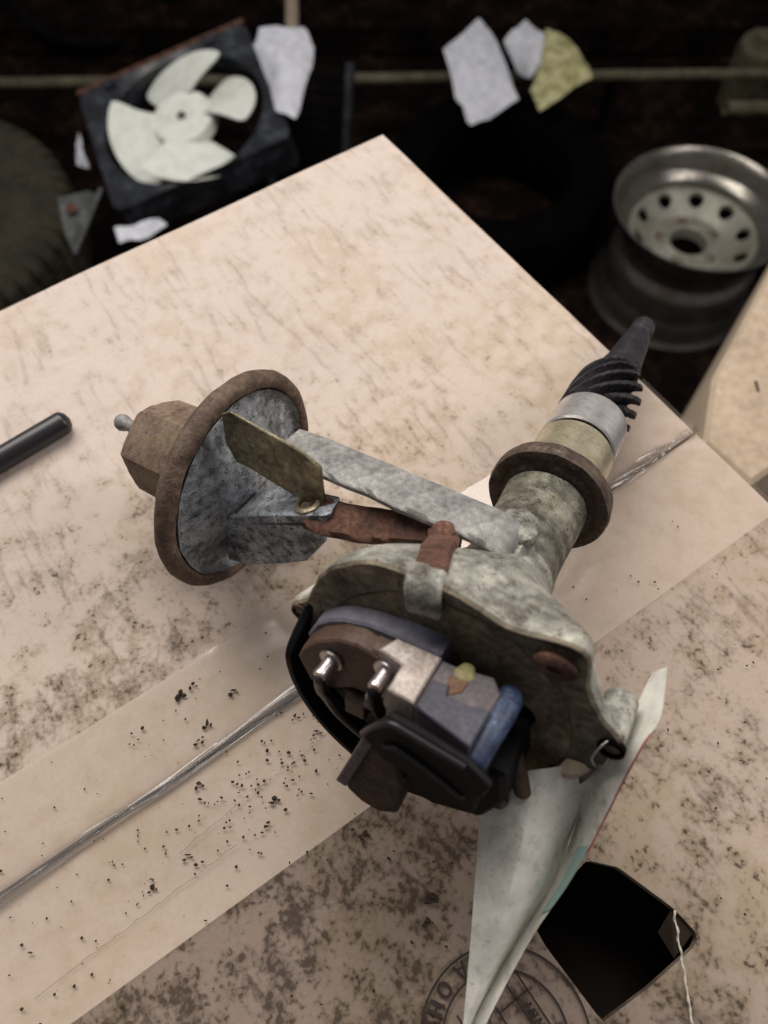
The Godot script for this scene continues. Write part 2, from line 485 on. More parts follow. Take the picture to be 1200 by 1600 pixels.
func card_top_material() -> StandardMaterial3D:
	var size := 1600
	var low: PackedByteArray = gray(noise(301, 5.0 / size, 3), size)
	var mid: PackedByteArray = gray(noise(302, 36.0 / size, 5), size)
	var fine: PackedByteArray = gray(noise(303, 150.0 / size, 3), size)
	var wn := noise(304, 44.0 / size, 3)
	wn.domain_warp_enabled = true
	wn.domain_warp_amplitude = 14.0
	wn.domain_warp_frequency = 0.03
	var vein: PackedByteArray = gray(wn, size)
	wn.seed = 314
	wn.frequency = 78.0 / size
	var vein2: PackedByteArray = gray(wn, size)
	var grain := noise(305, 26.0 / size, 3, true)
	grain.domain_warp_enabled = true
	grain.domain_warp_amplitude = 16.0
	grain.domain_warp_frequency = 0.012
	var big: PackedByteArray = gray(noise(306, 11.0 / size, 3), size)
	var out := PackedByteArray()
	out.resize(size * size * 3)
	var mm := TEX_SPAN / size
	for y in size:
		var b := y * mm
		var s_tape := smoothstep(0.2035, 0.2045, b) * (1.0 - smoothstep(0.2835, 0.2845, b))
		var low_zone := smoothstep(0.2835, 0.2845, b)
		for x in size:
			var i := y * size + x
			var a := x * mm
			var l := low[i] / 255.0
			var m := mid[i] / 255.0
			var f := fine[i] / 255.0
			var v1 := 1.0 - smoothstep(0.0, 0.055, absf(vein[i] / 255.0 - 0.5))
			var v2 := 1.0 - smoothstep(0.0, 0.06, absf(vein2[i] / 255.0 - 0.5))
			var bg := big[i] / 255.0
			# bare board, yellower where oil has soaked in
			var oil := clampf((l * 0.5 + m * 0.5 - 0.47) * 4.5, 0.0, 1.0)
			var near := smoothstep(0.03, 0.30, b)
			var cr := lerpf(0.785, 0.772, near); var cg := lerpf(0.731, 0.702, near); var cb := lerpf(0.690, 0.640, near)
			var k := oil * (0.35 + 0.55 * near) * (1.0 if s_tape < 0.5 else 0.6)
			cr = lerpf(cr, 0.735, k); cg = lerpf(cg, 0.664, k); cb = lerpf(cb, 0.568, k)
			# grime
			var zone := 0.0
			var veil := 0.0
			if low_zone > 0.0:
				zone = 0.62 + 0.22 * smoothstep(0.12, 0.22, a) - 0.26 * (1.0 - smoothstep(0.02, 0.12, a))
				veil = 0.22 + 0.30 * smoothstep(0.10, 0.20, a)
			elif s_tape > 0.5:
				zone = 0.13
				veil = 0.03
			else:
				zone = 0.22 + 0.58 * smoothstep(0.07, 0.19, b) * smoothstep(0.05, 0.22, a) + 0.14 * smoothstep(0.08, 0.2, b)
				veil = 0.07 * smoothstep(0.1, 0.2, b) * smoothstep(0.1, 0.22, a)
			var soft := clampf((m * 0.55 + f * 0.25 + bg * 0.2 - 0.40) * 3.4, 0.0, 1.0)
			var uneven := 0.35 + 0.65 * smoothstep(0.36, 0.62, bg * 0.6 + m * 0.4)
			var g := veil + zone * uneven * (0.27 * soft + 0.20 * v1 * (0.3 + f) + 0.20 * v2 * (0.3 + m) + 0.12 * smoothstep(0.45, 0.75, f))
			if low_zone > 0.0: g += zone * (0.09 * smoothstep(0.52, 0.78, m * 0.5 + f * 0.5) + 0.15 * smoothstep(0.58, 0.74, f * 0.7 + m * 0.3))
			if s_tape < 0.5:
				var gv := grain.get_noise_2d(x * 1.3 + 7.0 * m, y * 0.26)
				g += (0.13 + zone * 0.12) * smoothstep(0.30, 0.80, gv) * smoothstep(0.36, 0.6, bg * 0.6 + f * 0.4)
			if f * 0.62 + m * 0.38 > 0.745: g += 0.4 * (0.12 + zone)
			g = clampf(g, 0.0, 0.93)
			var dr := lerpf(0.42, 0.225, g); var dg := lerpf(0.36, 0.175, g); var db := lerpf(0.315, 0.145, g) * (1.0 - 0.08 * oil * near)
			var v := 0.985 + 0.03 * (f - 0.5) * 2.0
			out[i * 3] = int(lerpf(cr, dr, g) * v * 255.0)
			out[i * 3 + 1] = int(lerpf(cg, dg, g) * v * 255.0)
			out[i * 3 + 2] = int(lerpf(cb, db, g) * v * 255.0)
	var mat := StandardMaterial3D.new()
	mat.albedo_texture = ImageTexture.create_from_image(Image.create_from_data(size, size, false, Image.FORMAT_RGB8, out))
	mat.roughness = 0.82
	return mat

func gray(n: FastNoiseLite, size: int) -> PackedByteArray:
	var im := n.get_image(size, size)
	im.convert(Image.FORMAT_L8)
	return im.get_data()

# upper face of a flap (a grid in a, b) with edges and an underside
func flap(a0: float, a1: float, b0: float, b1: float, hole: PackedVector2Array) -> Soup:
	var s := Soup.new()
	s.uv = PackedVector2Array()
	var n := noise(41, 9.0, 2)
	var h := func(a: float, b: float) -> float:
		var e := minf(minf(a - a0, a1 - a), minf(b - b0, b1 - b))
		return 0.0007 * n.get_noise_2d(a, b) - 0.0010 * (1.0 - smoothstep(0.0, 0.0022, e))
	var av := [a0, a0 + 0.0007, a0 + 0.0022]
	for i in 30: av.append(lerpf(a0 + 0.006, a1 - 0.006, i / 29.0))
	av.append_array([a1 - 0.0022, a1 - 0.0007, a1])
	var bv := [b0, b0 + 0.0007, b0 + 0.0022]
	for i in 30: bv.append(lerpf(b0 + 0.006, b1 - 0.006, i / 29.0))
	bv.append_array([b1 - 0.0022, b1 - 0.0007, b1])
	var sq := Rect2()
	if hole.size() > 0:
		sq = Rect2(hole[0], Vector2.ZERO)
		for p in hole: sq = sq.expand(p)
		sq = sq.grow(0.006)
		# make the grid lines meet the square round the hole
		for q in [sq.position.x, sq.end.x]:
			if not av.has(q): av.append(q)
		for q in [sq.position.y, sq.end.y]:
			if not bv.has(q): bv.append(q)
		av.sort(); bv.sort()
	var addq := func(p: Vector2, q: Vector2, r: Vector2) -> void:
		var tri := [p, q, r]
		for t in tri:
			s.v.append(top(t.x, t.y, h.call(t.x, t.y)))
			s.c.append(Color.WHITE)
			s.uv.append(t / TEX_SPAN)
	for i in av.size() - 1:
		for j in bv.size() - 1:
			var mid := Vector2((av[i] + av[i + 1]) / 2, (bv[j] + bv[j + 1]) / 2)
			if hole.size() > 0 and sq.has_point(mid): continue
			var p := Vector2(av[i], bv[j]); var q := Vector2(av[i + 1], bv[j])
			var r := Vector2(av[i + 1], bv[j + 1]); var t := Vector2(av[i], bv[j + 1])
			addq.call(p, q, r); addq.call(p, r, t)
	if hole.size() > 0:
		var c := sq.get_center()
		var m := 72
		var inner := []
		var outer := []
		for i in m:
			var ang := TAU * (i + 0.5) / m
			var d := Vector2(cos(ang), sin(ang))
			var k := minf(sq.size.x / 2 / maxf(absf(d.x), 1e-6), sq.size.y / 2 / maxf(absf(d.y), 1e-6))
			outer.append(c + d * k)
			var hit := c + d * k * 0.7
			for e in hole.size():
				var x = Geometry2D.segment_intersects_segment(c, c + d * k, hole[e], hole[(e + 1) % hole.size()])
				if x != null: hit = x
			inner.append(hit)
		for corner in [sq.position, Vector2(sq.end.x, sq.position.y), sq.end, Vector2(sq.position.x, sq.end.y)]:
			var best := 0
			for i in m:
				if outer[i].distance_to(corner) < outer[best].distance_to(corner): best = i
			outer[best] = corner
		for i in m:
			var k := (i + 1) % m
			addq.call(inner[i], outer[i], outer[k]); addq.call(inner[i], outer[k], inner[k])
			var p0 := top(inner[i].x, inner[i].y, 0.0)
			var p1 := top(inner[k].x, inner[k].y, 0.0)
			var dn := Vector3(0, -0.0042, 0)
			s.v.append_array([p0, p1, p1 + dn, p0, p1 + dn, p0 + dn])
			for z in 6:
				s.c.append(Color.WHITE)
				s.uv.append(inner[i] / TEX_SPAN)
	# rim down to the underside, then the underside without the hole's middle
	var ring := [[a0, b0], [a1, b0], [a1, b1], [a0, b1]]
	for i in 4:
		var p := Vector2(ring[i][0], ring[i][1]); var q := Vector2(ring[(i + 1) % 4][0], ring[(i + 1) % 4][1])
		var up := -0.0010
		var tri2 := [top(p.x, p.y, up), top(q.x, q.y, up), top(q.x, q.y, -0.0042), top(p.x, p.y, up), top(q.x, q.y, -0.0042), top(p.x, p.y, -0.0042)]
		var uvs := [p, q, q, p, q, p]
		for k in 6:
			s.v.append(tri2[k]); s.c.append(Color.WHITE); s.uv.append(uvs[k] / TEX_SPAN)
	return s

func build_box() -> void:
	var root := thing("cardboard_box", "large grimy cardboard box with a taped seam under the old metal distributor", "box")
	var mat := card_top_material()
	var none := PackedVector2Array()
	put("far_flap", flap(0.0, 0.42, 0.0, 0.2366, none), mat, root, 50.0, false)
	var hole := p2([[0.1385, 0.3655], [0.1375, 0.3745], [0.1392, 0.3772], [0.160, 0.3772], [0.1785, 0.3758], [0.1796, 0.350], [0.1785, 0.3415], [0.1520, 0.3388], [0.1450, 0.3462]])
	put("near_flap", flap(0.0, 0.42, 0.2380, 0.46, hole), mat, root, 50.0, false)
	# walls
	var w := Soup.new()
	var lo := -1.086
	var hi := -0.0044
	var corners := [[0.0012, 0.0012], [0.4188, 0.0012], [0.4188, 0.4588], [0.0012, 0.4588]]
	for i in 4:
		var p: Array = corners[i]
		var q: Array = corners[(i + 1) % 4]
		w.quad(top(p[0], p[1], hi), top(p[0], p[1], lo), top(q[0], q[1], lo), top(q[0], q[1], hi))
	put("side_wall", w, M.card, root, 30.0, false)
	# stub of the torn hand hole, bent down inside
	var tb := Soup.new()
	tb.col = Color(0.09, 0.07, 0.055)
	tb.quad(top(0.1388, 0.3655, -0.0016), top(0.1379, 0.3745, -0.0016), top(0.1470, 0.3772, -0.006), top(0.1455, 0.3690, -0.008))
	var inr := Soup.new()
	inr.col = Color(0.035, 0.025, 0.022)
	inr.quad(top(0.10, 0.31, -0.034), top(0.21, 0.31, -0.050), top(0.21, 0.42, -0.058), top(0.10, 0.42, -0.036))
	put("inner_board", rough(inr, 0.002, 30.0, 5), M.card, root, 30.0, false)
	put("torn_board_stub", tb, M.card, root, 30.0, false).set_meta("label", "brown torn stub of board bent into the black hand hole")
	# clear tape over the seam
	var t := Soup.new()
	var rows := []
	var n := noise(77, 30.0, 2)
	for i in 61:
		var r := PackedVector3Array()
		var a := -0.0005 + 0.42 * i / 60.0
		var w0 := 0.00035 * n.get_noise_2d(a * 6.0, 9.0)
		for j in 25:
			var b := lerpf(0.2040 + w0, 0.2840 + w0 * 0.7, j / 24.0)
			r.append(top(a, b, 0.0013 + 0.00022 * n.get_noise_2d(a * 3.0, b * 3.0)))
		rows.append(r)
	t.grid(rows)
	t.flip()
	put("clear_tape", t, M.tape, root, 60.0, false)
	# bunched clear film along the seam
	var rng := RandomNumberGenerator.new()
	rng.seed = 12
	var film := put("bunched_film", film_ribbons([[0.19, 0.2372, 9.0], [0.222, 0.2374, 6.5], [0.252, 0.2392, 6.0], [0.275, 0.2388, 5.0], [0.30, 0.2392, 5.0], [0.325, 0.2392, 7.0], [0.36, 0.239, 9.0]], 4, rng, 2.8), M.film, root, 60.0, false)
	film.set_meta("label", "twisted shiny clear film bunched along the seam")
	put("bunched_film", film_ribbons([[0.0, 0.2366, 5.0], [0.014, 0.2362, 6.0], [0.03, 0.2370, 8.0], [0.06, 0.2372, 6.0]], 3, rng, 2.4), M.filmthin, root, 60.0, false)
	# fine raised creases in the tape
	for cr in [[0.192, 0.2535, 0.262, 0.2600], [0.245, 0.2685, 0.318, 0.2715]]:
		var path := PackedVector3Array()
		for i in 40:
			var u := i / 39.0
			path.append(top(lerpf(cr[0], cr[2], u), lerpf(cr[1], cr[3], u) + 0.0006 * n.get_noise_2d(u * 4.0, cr[0] * 50.0), 0.0014 + 0.00025 * n.get_noise_2d(u * 9.0, 3.0)))
		put("tape_crease", strip(path, PackedVector3Array([EB]), 0.00032, 0.00014), M.filmthin, root, 60.0)
	# printed maker's stamp
	var st := Soup.new()
	for rr in [0.0262, 0.0196]:
		for i in 96:
			var x0 := TAU * i / 96.0
			var x1 := TAU * (i + 1) / 96.0
			var q := []
			for k in [[x0, 0.0], [x1, 0.0], [x1, 0.0007], [x0, 0.0007]]:
				q.append(top(0.206 + cos(k[0]) * (rr - k[1]), 0.363 + sin(k[0]) * (rr - k[1]), 0.0011))
			if not Geometry2D.is_point_in_polygon(Vector2(0.206 + cos(x0) * rr, 0.363 + sin(x0) * rr), hole):
				st.quad(q[0], q[1], q[2], q[3])
	# ruled frame inside the stamp, lines run with the box
	for ln in [[0.203, 0.3475, 0.203, 0.377], [0.192, 0.350, 0.192, 0.376], [0.2140, 0.349, 0.2140, 0.377], [0.1965, 0.3500, 0.1965, 0.372], [0.192, 0.356, 0.203, 0.356]]:
		var p := Vector2(ln[0], ln[1]); var q := Vector2(ln[2], ln[3])
		var d := (q - p).normalized().orthogonal() * 0.0003
		st.quad(top(p.x - d.x, p.y - d.y, 0.0011), top(q.x - d.x, q.y - d.y, 0.0011), top(q.x + d.x, q.y + d.y, 0.0011), top(p.x + d.x, p.y + d.y, 0.0011))
	var stamp := put("printed_stamp", st, M.ink, root, 60.0, false)
	stamp.set_meta("label", "round black printed stamp reading NA OHIO")
	var font := SystemFont.new()
	font.font_names = PackedStringArray(["Droid Sans"])
	font.font_weight = 700
	# seen in the picture the letters run anticlockwise with their heads to the middle
	var center := top(0.206, 0.363, 0.0009)
	var letters := [["N", -110.0], ["A", -124.0], ["O", -143.0], ["H", -157.0], ["I", -167.5], ["O", -178.0]]
	for q in letters:
		var ang := deg_to_rad(q[1])
		var dir := Vector3(cos(ang), 0, sin(ang))
		put_text(q[0], center + dir * 0.0228, -dir, 0.0050, font, stamp)
	put_text("MIN", top(0.1946, 0.3625, 0.0009), -EA, 0.0028, font, stamp)
	put_text("C", top(0.1946, 0.3700, 0.0009), -EA, 0.0028, font, stamp)

# a word lying on the box top, its letters' heads towards up
func put_text(t: String, at: Vector3, up: Vector3, tall: float, font: Font, parent: Node) -> void:
	var tm := TextMesh.new()
	tm.text = t
	tm.font = font
	tm.font_size = 32
	tm.pixel_size = tall / 24.0
	tm.depth = 0.0002
	var o := MeshInstance3D.new()
	o.mesh = tm
	o.material_override = M.ink
	var z := Vector3.UP
	var y := up.normalized()
	o.transform = Transform3D(Basis(y.cross(z), y, z), at + Vector3(0, 0.0002, 0))
	o.name = "printed_letter"
	parent.add_child(o, true)

func film_ribbons(path: Array, n: int, rng: RandomNumberGenerator, tall: float) -> Soup:
	var s := Soup.new()
	var pts := PackedVector3Array()
	for p in path: pts.append(Vector3(p[0], p[1], p[2]))
	var c := curve(pts, 90)
	for k in n:
		var ph := rng.randf() * TAU
		var fr := rng.randf_range(0.06, 0.16)
		var off := rng.randf_range(-0.3, 0.3)
		var rows := []
		for i in c.size():
			var w := c[i].z * 0.00082 * (0.9 - 0.1 * k)
			var tw := ph + i * fr
			var r := PackedVector3Array()
			for j in 7:
				var u := (j / 6.0 - 0.5)
				var y := sin(u * 9.0 + tw) * 0.5 + 0.5
				var x := u * w * (0.55 + 0.45 * sin(tw * 0.7)) + off * w * sin(i * 0.05 + ph)
				var lift := 0.0017 + 0.001 * tall * y * (1.0 - absf(u) * 1.6) * (0.55 + 0.45 * sin(i * 0.11 + ph * 2.0))
				r.append(top(c[i].x, c[i].y + x, lift + 0.00012 * k))
			rows.append(r)
		s.grid(rows)
	return s

# ---------------------------------------------------------------- the distributor
# its own axes, in millimetres: z runs out of the open bowl, x away from the vacuum unit, y up
func build_distributor() -> void:
	var d := thing("ignition_distributor", "old corroded ignition distributor with rusty vacuum disc and dark gear shaft on the box", "distributor")
	d.transform = Transform3D(Basis(Vector3(0.88502, 0.11810, 0.45033), Vector3(0.02430, 0.95425, -0.29801), Vector3(-0.46492, 0.27469, 0.84166)).orthonormalized(), Vector3(0.01591, 0.07075, -0.06053))
	housing(d)
	shaft(d)
	vacuum_unit(d)
	linkage(d)
	bowl_parts(d)

func bump_at(th: float, c: float, w: float) -> float:
	var e := absf(wrapf(th - c, -PI, PI)) / w
	return 0.0 if e >= 1.0 else (0.5 + 0.5 * cos(PI * e))

func housing(d: Node3D) -> void:
	var s := Soup.new()
	var seg := 120
	var prof := [[-84.0, 14.8], [-76.0, 14.4], [-66.0, 14.3], [-56.0, 14.5], [-50.0, 14.9], [-46.0, 15.6], [-42.0, 17.2], [-38.0, 19.8], [-34.0, 23.0], [-30.0, 26.6], [-25.0, 31.4], [-20.0, 35.8], [-15.0, 39.4], [-10.0, 42.2], [-7.0, 43.6], [-5.0, 44.4], [-1.2, 45.0], [0.0, 44.4]]
	var nz := noise(9, 0.055, 4)
	var rows := []
	var cols := []
	for q in prof:
		var ring := PackedVector3Array()
		for j in seg:
			var th := TAU * j / seg
			var z: float = q[0]
			var r: float = q[1]
			# ears with their ribs running back into the cone
			var f := smoothstep(-44.0, -3.0, z)
			r *= 1.0 - 0.10 * smoothstep(-40.0, -12.0, z) * bump_at(th, deg_to_rad(76.0), 0.85)
			r += 2.4 * smoothstep(-30.0, -8.0, z) * bump_at(th, deg_to_rad(132.0), 0.6)
			r += 6.0 * pow(bump_at(th, deg_to_rad(51.0), 0.40), 1.6) * f * f + 2.6 * bump_at(th, deg_to_rad(51.0), 0.2) * smoothstep(-16.0, -6.0, z)
			r += 5.0 * bump_at(th, deg_to_rad(11.0), 0.24) * smoothstep(-9.0, -3.0, z)
			r += 4.5 * bump_at(th, deg_to_rad(171.0), 0.18) * smoothstep(-11.0, -3.0, z)
			r += 2.2 * bump_at(th, deg_to_rad(78.0), 0.5) * smoothstep(-46.0, -34.0, z) * (1.0 - smoothstep(-24.0, -6.0, z))
			var p := Vector3(cos(th) * r, sin(th) * r, z)
			r += 0.9 * nz.get_noise_3d(p.x, p.y, p.z)
			ring.append(Vector3(cos(th) * r, sin(th) * r, z) * 0.001)
		rows.append(ring)
	# rim face, then down the inside wall to the floor of the bowl
	for q in [[37.2, -0.2], [36.4, -0.9], [35.6, -11.0]]:
		var ring := PackedVector3Array()
		for j in seg:
			var th := TAU * j / seg
			var r: float = q[0]
			ring.append(Vector3(cos(th) * r, sin(th) * r, q[1]) * 0.001)
		rows.append(ring)
	var nb := noise(19, 0.04, 3)
	for i in rows.size() - 1:
		for j in seg:
			var k := (j + 1) % seg
			var r0: PackedVector3Array = rows[i]
			var r1: PackedVector3Array = rows[i + 1]
			var m := (r0[j] + r1[k]) * 500.0
			var v := nb.get_noise_3d(m.x, m.y, m.z)
			var pale := Color(1, 1, 1)
			if i >= prof.size() - 2:
				pale = Color(0.46, 0.39, 0.31) * (1.0 + 0.5 * v)      # rust-brown machined face
			elif m.z > -2.0:
				pale = Color(0.62, 0.55, 0.46) * (1.0 + 0.6 * v)      # brown edge behind the rim
			elif m.z < -50.0:
				pale = Color(0.60, 0.58, 0.51) * (1.0 + 0.5 * v)      # oily neck
			else:
				pale = Color(1.0, 1.0, 0.97) * (1.0 + 0.3 * v)
			s.col = pale
			s.quad(r0[j], r0[k], r1[k], r1[j])
	var hs := put("housing", s, M.cast, d, 50.0, true)
	var fl := Soup.new()
	fl = lathe([[-8.0, 36.9], [-1.6, 36.9], [-0.7, 36.2], [-0.6, 30.0], [-1.2, 22.0], [-2.6, 12.0], [-2.8, 0.0]], 64, 0.001, 0.5)
	put("bowl_plate", rough(fl, 0.0009, 60.0, 11), M.face, d)
	var hole := lathe([[-2.0, 3.8], [0.0, 3.4], [-0.2, 2.6], [-0.6, 0.0]], 20, 0.001, 0.5, 3)
	hole.move(Transform3D(Basis().scaled(Vector3(1.2, 1.0, 1.0)), Vector3(0.0222, 0.0052, 0.0)))
	put("plate_hole", hole, M.darkmetal, d)
	# flange of the neck
	put("neck_flange", lathe([[-92.4, 14.0], [-92.6, 20.0], [-91.6, 21.3], [-87.5, 21.8], [-86.0, 21.2], [-85.8, 19.0], [-86.6, 17.0], [-85.4, 14.0]], 72, 0.001, 0.5, 4), M.flange, d)
	# low casting lug with the bolt boss on the neck side
	var lug := prism(p2([[-7.5, 8.0], [-3.0, 15.0], [0.0, 19.5], [4.0, 19.0], [7.0, 13.6], [8.0, 8.0]]), -54.0, -38.0, 1.6)
	put("casting_rib", rough(lug, 0.0004, 100.0, 3), M.cast, d, 50.0)
	# the right ear with its lug behind
	var bs := lathe([[-15.0, 3.6], [-14.0, 4.6], [-8.0, 4.8], [-1.4, 4.6]], 28, 0.001, 0.3, 5)
	bs.move(Transform3D(Basis(), Vector3(0.0445, 0.0085, -0.001)))
	put("ear_lug", bs, M.cast, d)
	# rusty screw in the upper ear
	var scr := lathe([[-3.0, 3.0], [0.4, 4.0], [1.6, 4.4], [2.3, 3.4], [2.5, 1.6], [1.4, 1.2], [1.3, 0.0]], 24, 0.001, 0.25, 6)
	scr.move(Transform3D(Basis().scaled(Vector3(1.35, 0.85, 1.0)), Vector3(0.0275, 0.0325, 0.0)))
	put("ear_screw", scr, M.rust, d)
	# hole of the right ear and the left one: dark drilled collars
	var e1 := lathe([[-1.0, 3.6], [0.5, 3.6], [0.8, 2.6], [-0.6, 2.2], [-1.0, 0.0]], 20)
	e1.move(Transform3D(Basis(), Vector3(0.0462, 0.0085, 0.0002)))
	put("ear_hole", e1, M.darkmetal, d)
	var e2 := lathe([[-1.0, 3.0], [0.3, 3.0], [0.5, 2.3], [-0.6, 1.8], [-0.9, 0.0]], 20)
	e2.move(Transform3D(Basis(), Vector3(-0.0452, 0.0075, 0.0002)))
	put("ear_hole", e2, M.rust, d)
	# dark ring standing out of the lower half of the bowl
	var rg := Soup.new()
	var rr := []
	for i in 61:
		var th := lerpf(deg_to_rad(163.0), deg_to_rad(322.0), i / 60.0)
		var h := 10.5 * smoothstep(0.0, 0.12, i / 60.0) * (1.0 - 0.75 * smoothstep(0.6, 1.0, i / 60.0))
		var ring := PackedVector3Array()
		for q in [[42.2, -2.0], [44.6, -2.0], [45.0, h - 0.8], [44.4, h], [42.8, h], [42.2, h - 0.8]]:
			ring.append(Vector3(cos(th) * q[0], sin(th) * q[0], q[1]) * 0.001)
		rr.append(ring)
	rg.grid(rr, true)
	rg.fan(rr[0]); rg.fan(rr[-1], true)
	put("dust_ring", rg, M.black, d)

func shaft(d: Node3D) -> void:
	put("shaft_collar", lathe([[-116.4, 13.0], [-116.2, 14.3], [-115.6, 14.7], [-101.0, 14.8], [-99.5, 15.2], [-93.0, 15.3], [-92.3, 14.6]], 64), M.steelband, d)
	put("collar_groove", lathe([[-118.4, 13.2], [-116.2, 13.2]], 64), M.darkmetal, d)
	put("shaft_collar", lathe([[-136.4, 11.6], [-136.2, 13.4], [-135.4, 14.3], [-119.2, 14.5], [-118.4, 13.8]], 64), M.steel, d)
	# helical gear: teeth turn as they run down the shaft
	var s := Soup.new()
	var rows := []
	var seg := 176
	var teeth := 11
	for zi in 62:
		var zz := -136.6 - zi * 0.68
		var am := smoothstep(-136.6, -137.6, zz) * (1.0 - smoothstep(-160.0, -177.5, zz))
		var q := [zz, am, 10.6 - 2.2 * smoothstep(-150.0, -177.0, zz)]
		var ring := PackedVector3Array()
		for j in seg:
			var th := TAU * j / seg
			var ph: float = teeth * (th - 0.062 * (q[0] + 131.0))
			var w := clampf(0.42 + 1.5 * cos(ph), 0.0, 1.0)
			var r: float = q[2] + q[1] * (4.6 * w - 0.8)
			ring.append(Vector3(cos(th) * r, sin(th) * r, q[0]) * 0.001)
		rows.append(ring)
	s.grid(rows, true)
	s.fan(rows[0]); s.fan(rows[-1], true)
	put("drive_gear", s, M.gear, d, 30.0)
	put("gear_neck", lathe([[-206.0, 4.4], [-205.0, 5.4], [-198.0, 6.3], [-190.0, 6.9], [-184.0, 7.4], [-179.0, 8.1], [-176.0, 8.6], [-172.0, 8.8]], 40), M.gear, d, 60.0)
	put("shaft_tip", lathe([[-217.0, 3.6], [-216.0, 4.8], [-208.5, 5.4], [-207.5, 4.8], [-205.5, 4.6]], 32, 0.001, 0.3, 8), M.gear, d)

func vacuum_unit(d: Node3D) -> void:
	var vx := along(Vector3(1, 0, 0.051), Vector3(-0.0996, -0.0013, -0.0449))
	# rolled rusty rim
	var prof := []
	for i in 17:
		var a := lerpf(-0.62 * PI, 0.98 * PI, i / 16.0)
		prof.append([3.7 * sin(a), 37.0 + 3.2 * cos(a)])
	var rim := rough(lathe(prof, 120, 0.001, 0.5, 21, false), 0.0003, 60.0, 31)
	rim.move(vx)
	put("disc_rim", rim, M.rustrim, d, 70.0, false)
	# dished grey face
	var face := lathe([[3.2, 34.4], [1.2, 33.6], [0.4, 31.4], [1.6, 27.0], [4.2, 18.0], [6.2, 11.0], [7.0, 5.0], [7.1, 0.0]], 80, 0.001, 0.7, 22, false)
	face.move(vx)
	put("disc_face", face, M.zinc, d, 60.0, false)
	var back := lathe([[-12.0, 15.0], [-8.0, 20.0], [-5.4, 29.0], [-4.6, 36.4]], 80, 0.001, 0.6, 23, false)
	back.move(vx)
	put("disc_back", back, M.rustrim, d, 60.0, false)
	# six-sided rusty canister
	var cs := Soup.new()
	var rows := []
	for q in [[-41.5, 9.5], [-41.0, 13.0], [-39.2, 15.6], [-36.4, 16.8], [-14.0, 17.6], [-9.0, 18.2]]:
		var ring := PackedVector3Array()
		for j in 72:
			var th := TAU * j / 72
			var hx := wrapf(th + 0.35, 0.0, TAU / 6.0) - TAU / 12.0
			var r: float = q[1] * lerpf(1.0, 0.93 / cos(hx), 0.85)
			ring.append(Vector3(cos(th) * r, sin(th) * r, q[0]) * 0.001)
		rows.append(ring)
	cs.grid(rows, true)
	cs.fan(rows[0], true); cs.fan(rows[-1])
	rough(cs, 0.0007, 90.0, 5)
	cs.move(vx)
	put("canister", cs, M.rustpale, d, 28.0)
	var np := lathe([[-56.5, 0.0], [-56.2, 1.8], [-55.0, 2.9], [-53.4, 3.3], [-51.8, 2.9], [-51.0, 2.3], [-40.5, 2.5]], 24)
	np.move(Transform3D(Basis(), Vector3(0, 0.003, 0)) * vx)
	put("hose_nipple", np, M.strap, d, 60.0)
	# cast bracket reaching from the disc towards the bowl
	var arm := prism(p2([[-98.0, -29.0], [-89.0, -27.0], [-74.0, -18.5], [-63.5, -11.5], [-56.5, 0.5], [-55.6, 9.6], [-58.0, 9.8], [-84.0, -2.5], [-98.0, -6.0]]), -34.5, -31.0, 0.8)
	put("bracket_web", rough(arm, 0.0005, 150.0, 2), M.zinc, d, 45.0)
	# sloping shelf above the web
	var sf := Soup.new()
	var sr := []
	for q in [[-92.0, -6.0, 46.0, 31.0], [-84.0, 1.0, 45.0, 28.6], [-74.0, 6.4, 43.0, 28.2], [-63.0, 11.0, 41.0, 28.6], [-54.5, 14.6, 39.0, 29.5], [-53.4, 15.0, 37.0, 31.0]]:
		var r := PackedVector3Array()
		for c in [[0.0, q[2]], [1.6, q[2]], [2.2, q[2] - 0.8], [2.2, q[3] + 0.8], [1.6, q[3]], [-1.4, q[3]], [-2.0, q[3] + 0.8], [-2.0, q[2] - 0.8]]:
			r.append(Vector3(q[0], q[1] + c[0], -c[1]) * 0.001)
		sr.append(r)
	sf.grid(sr, true)
	sf.fan(sr[0], true); sf.fan(sr[-1])
	put("bracket_shelf", rough(sf, 0.0005, 150.0, 4), M.zinc, d, 45.0)
	var bore := lathe([[-0.6, 4.6], [0.4, 4.6], [0.8, 3.9], [0.8, 3.0], [-0.3, 2.8], [-0.4, 0.0]], 28)
	bore.move(along(Vector3(-0.3, 0.9, 0.1), Vector3(-0.0630, 0.0140, -0.0335)))
	put("bracket_bore", bore, M.brass, d)
	# brassy plate standing on edge
	var pl := prism(p2([[-93.8, 36.7], [-90.4, 39.0], [-64.8, 33.8], [-58.5, 30.2], [-57.6, 15.5], [-58.0, 13.6], [-69.0, 13.8], [-85.0, 17.9], [-90.6, 19.0], [-93.4, 26.0]]), -35.7, -34.4, 0.25)
	put("brass_plate", rough(pl, 0.0008, 40.0, 9), M.brass, d, 40.0)

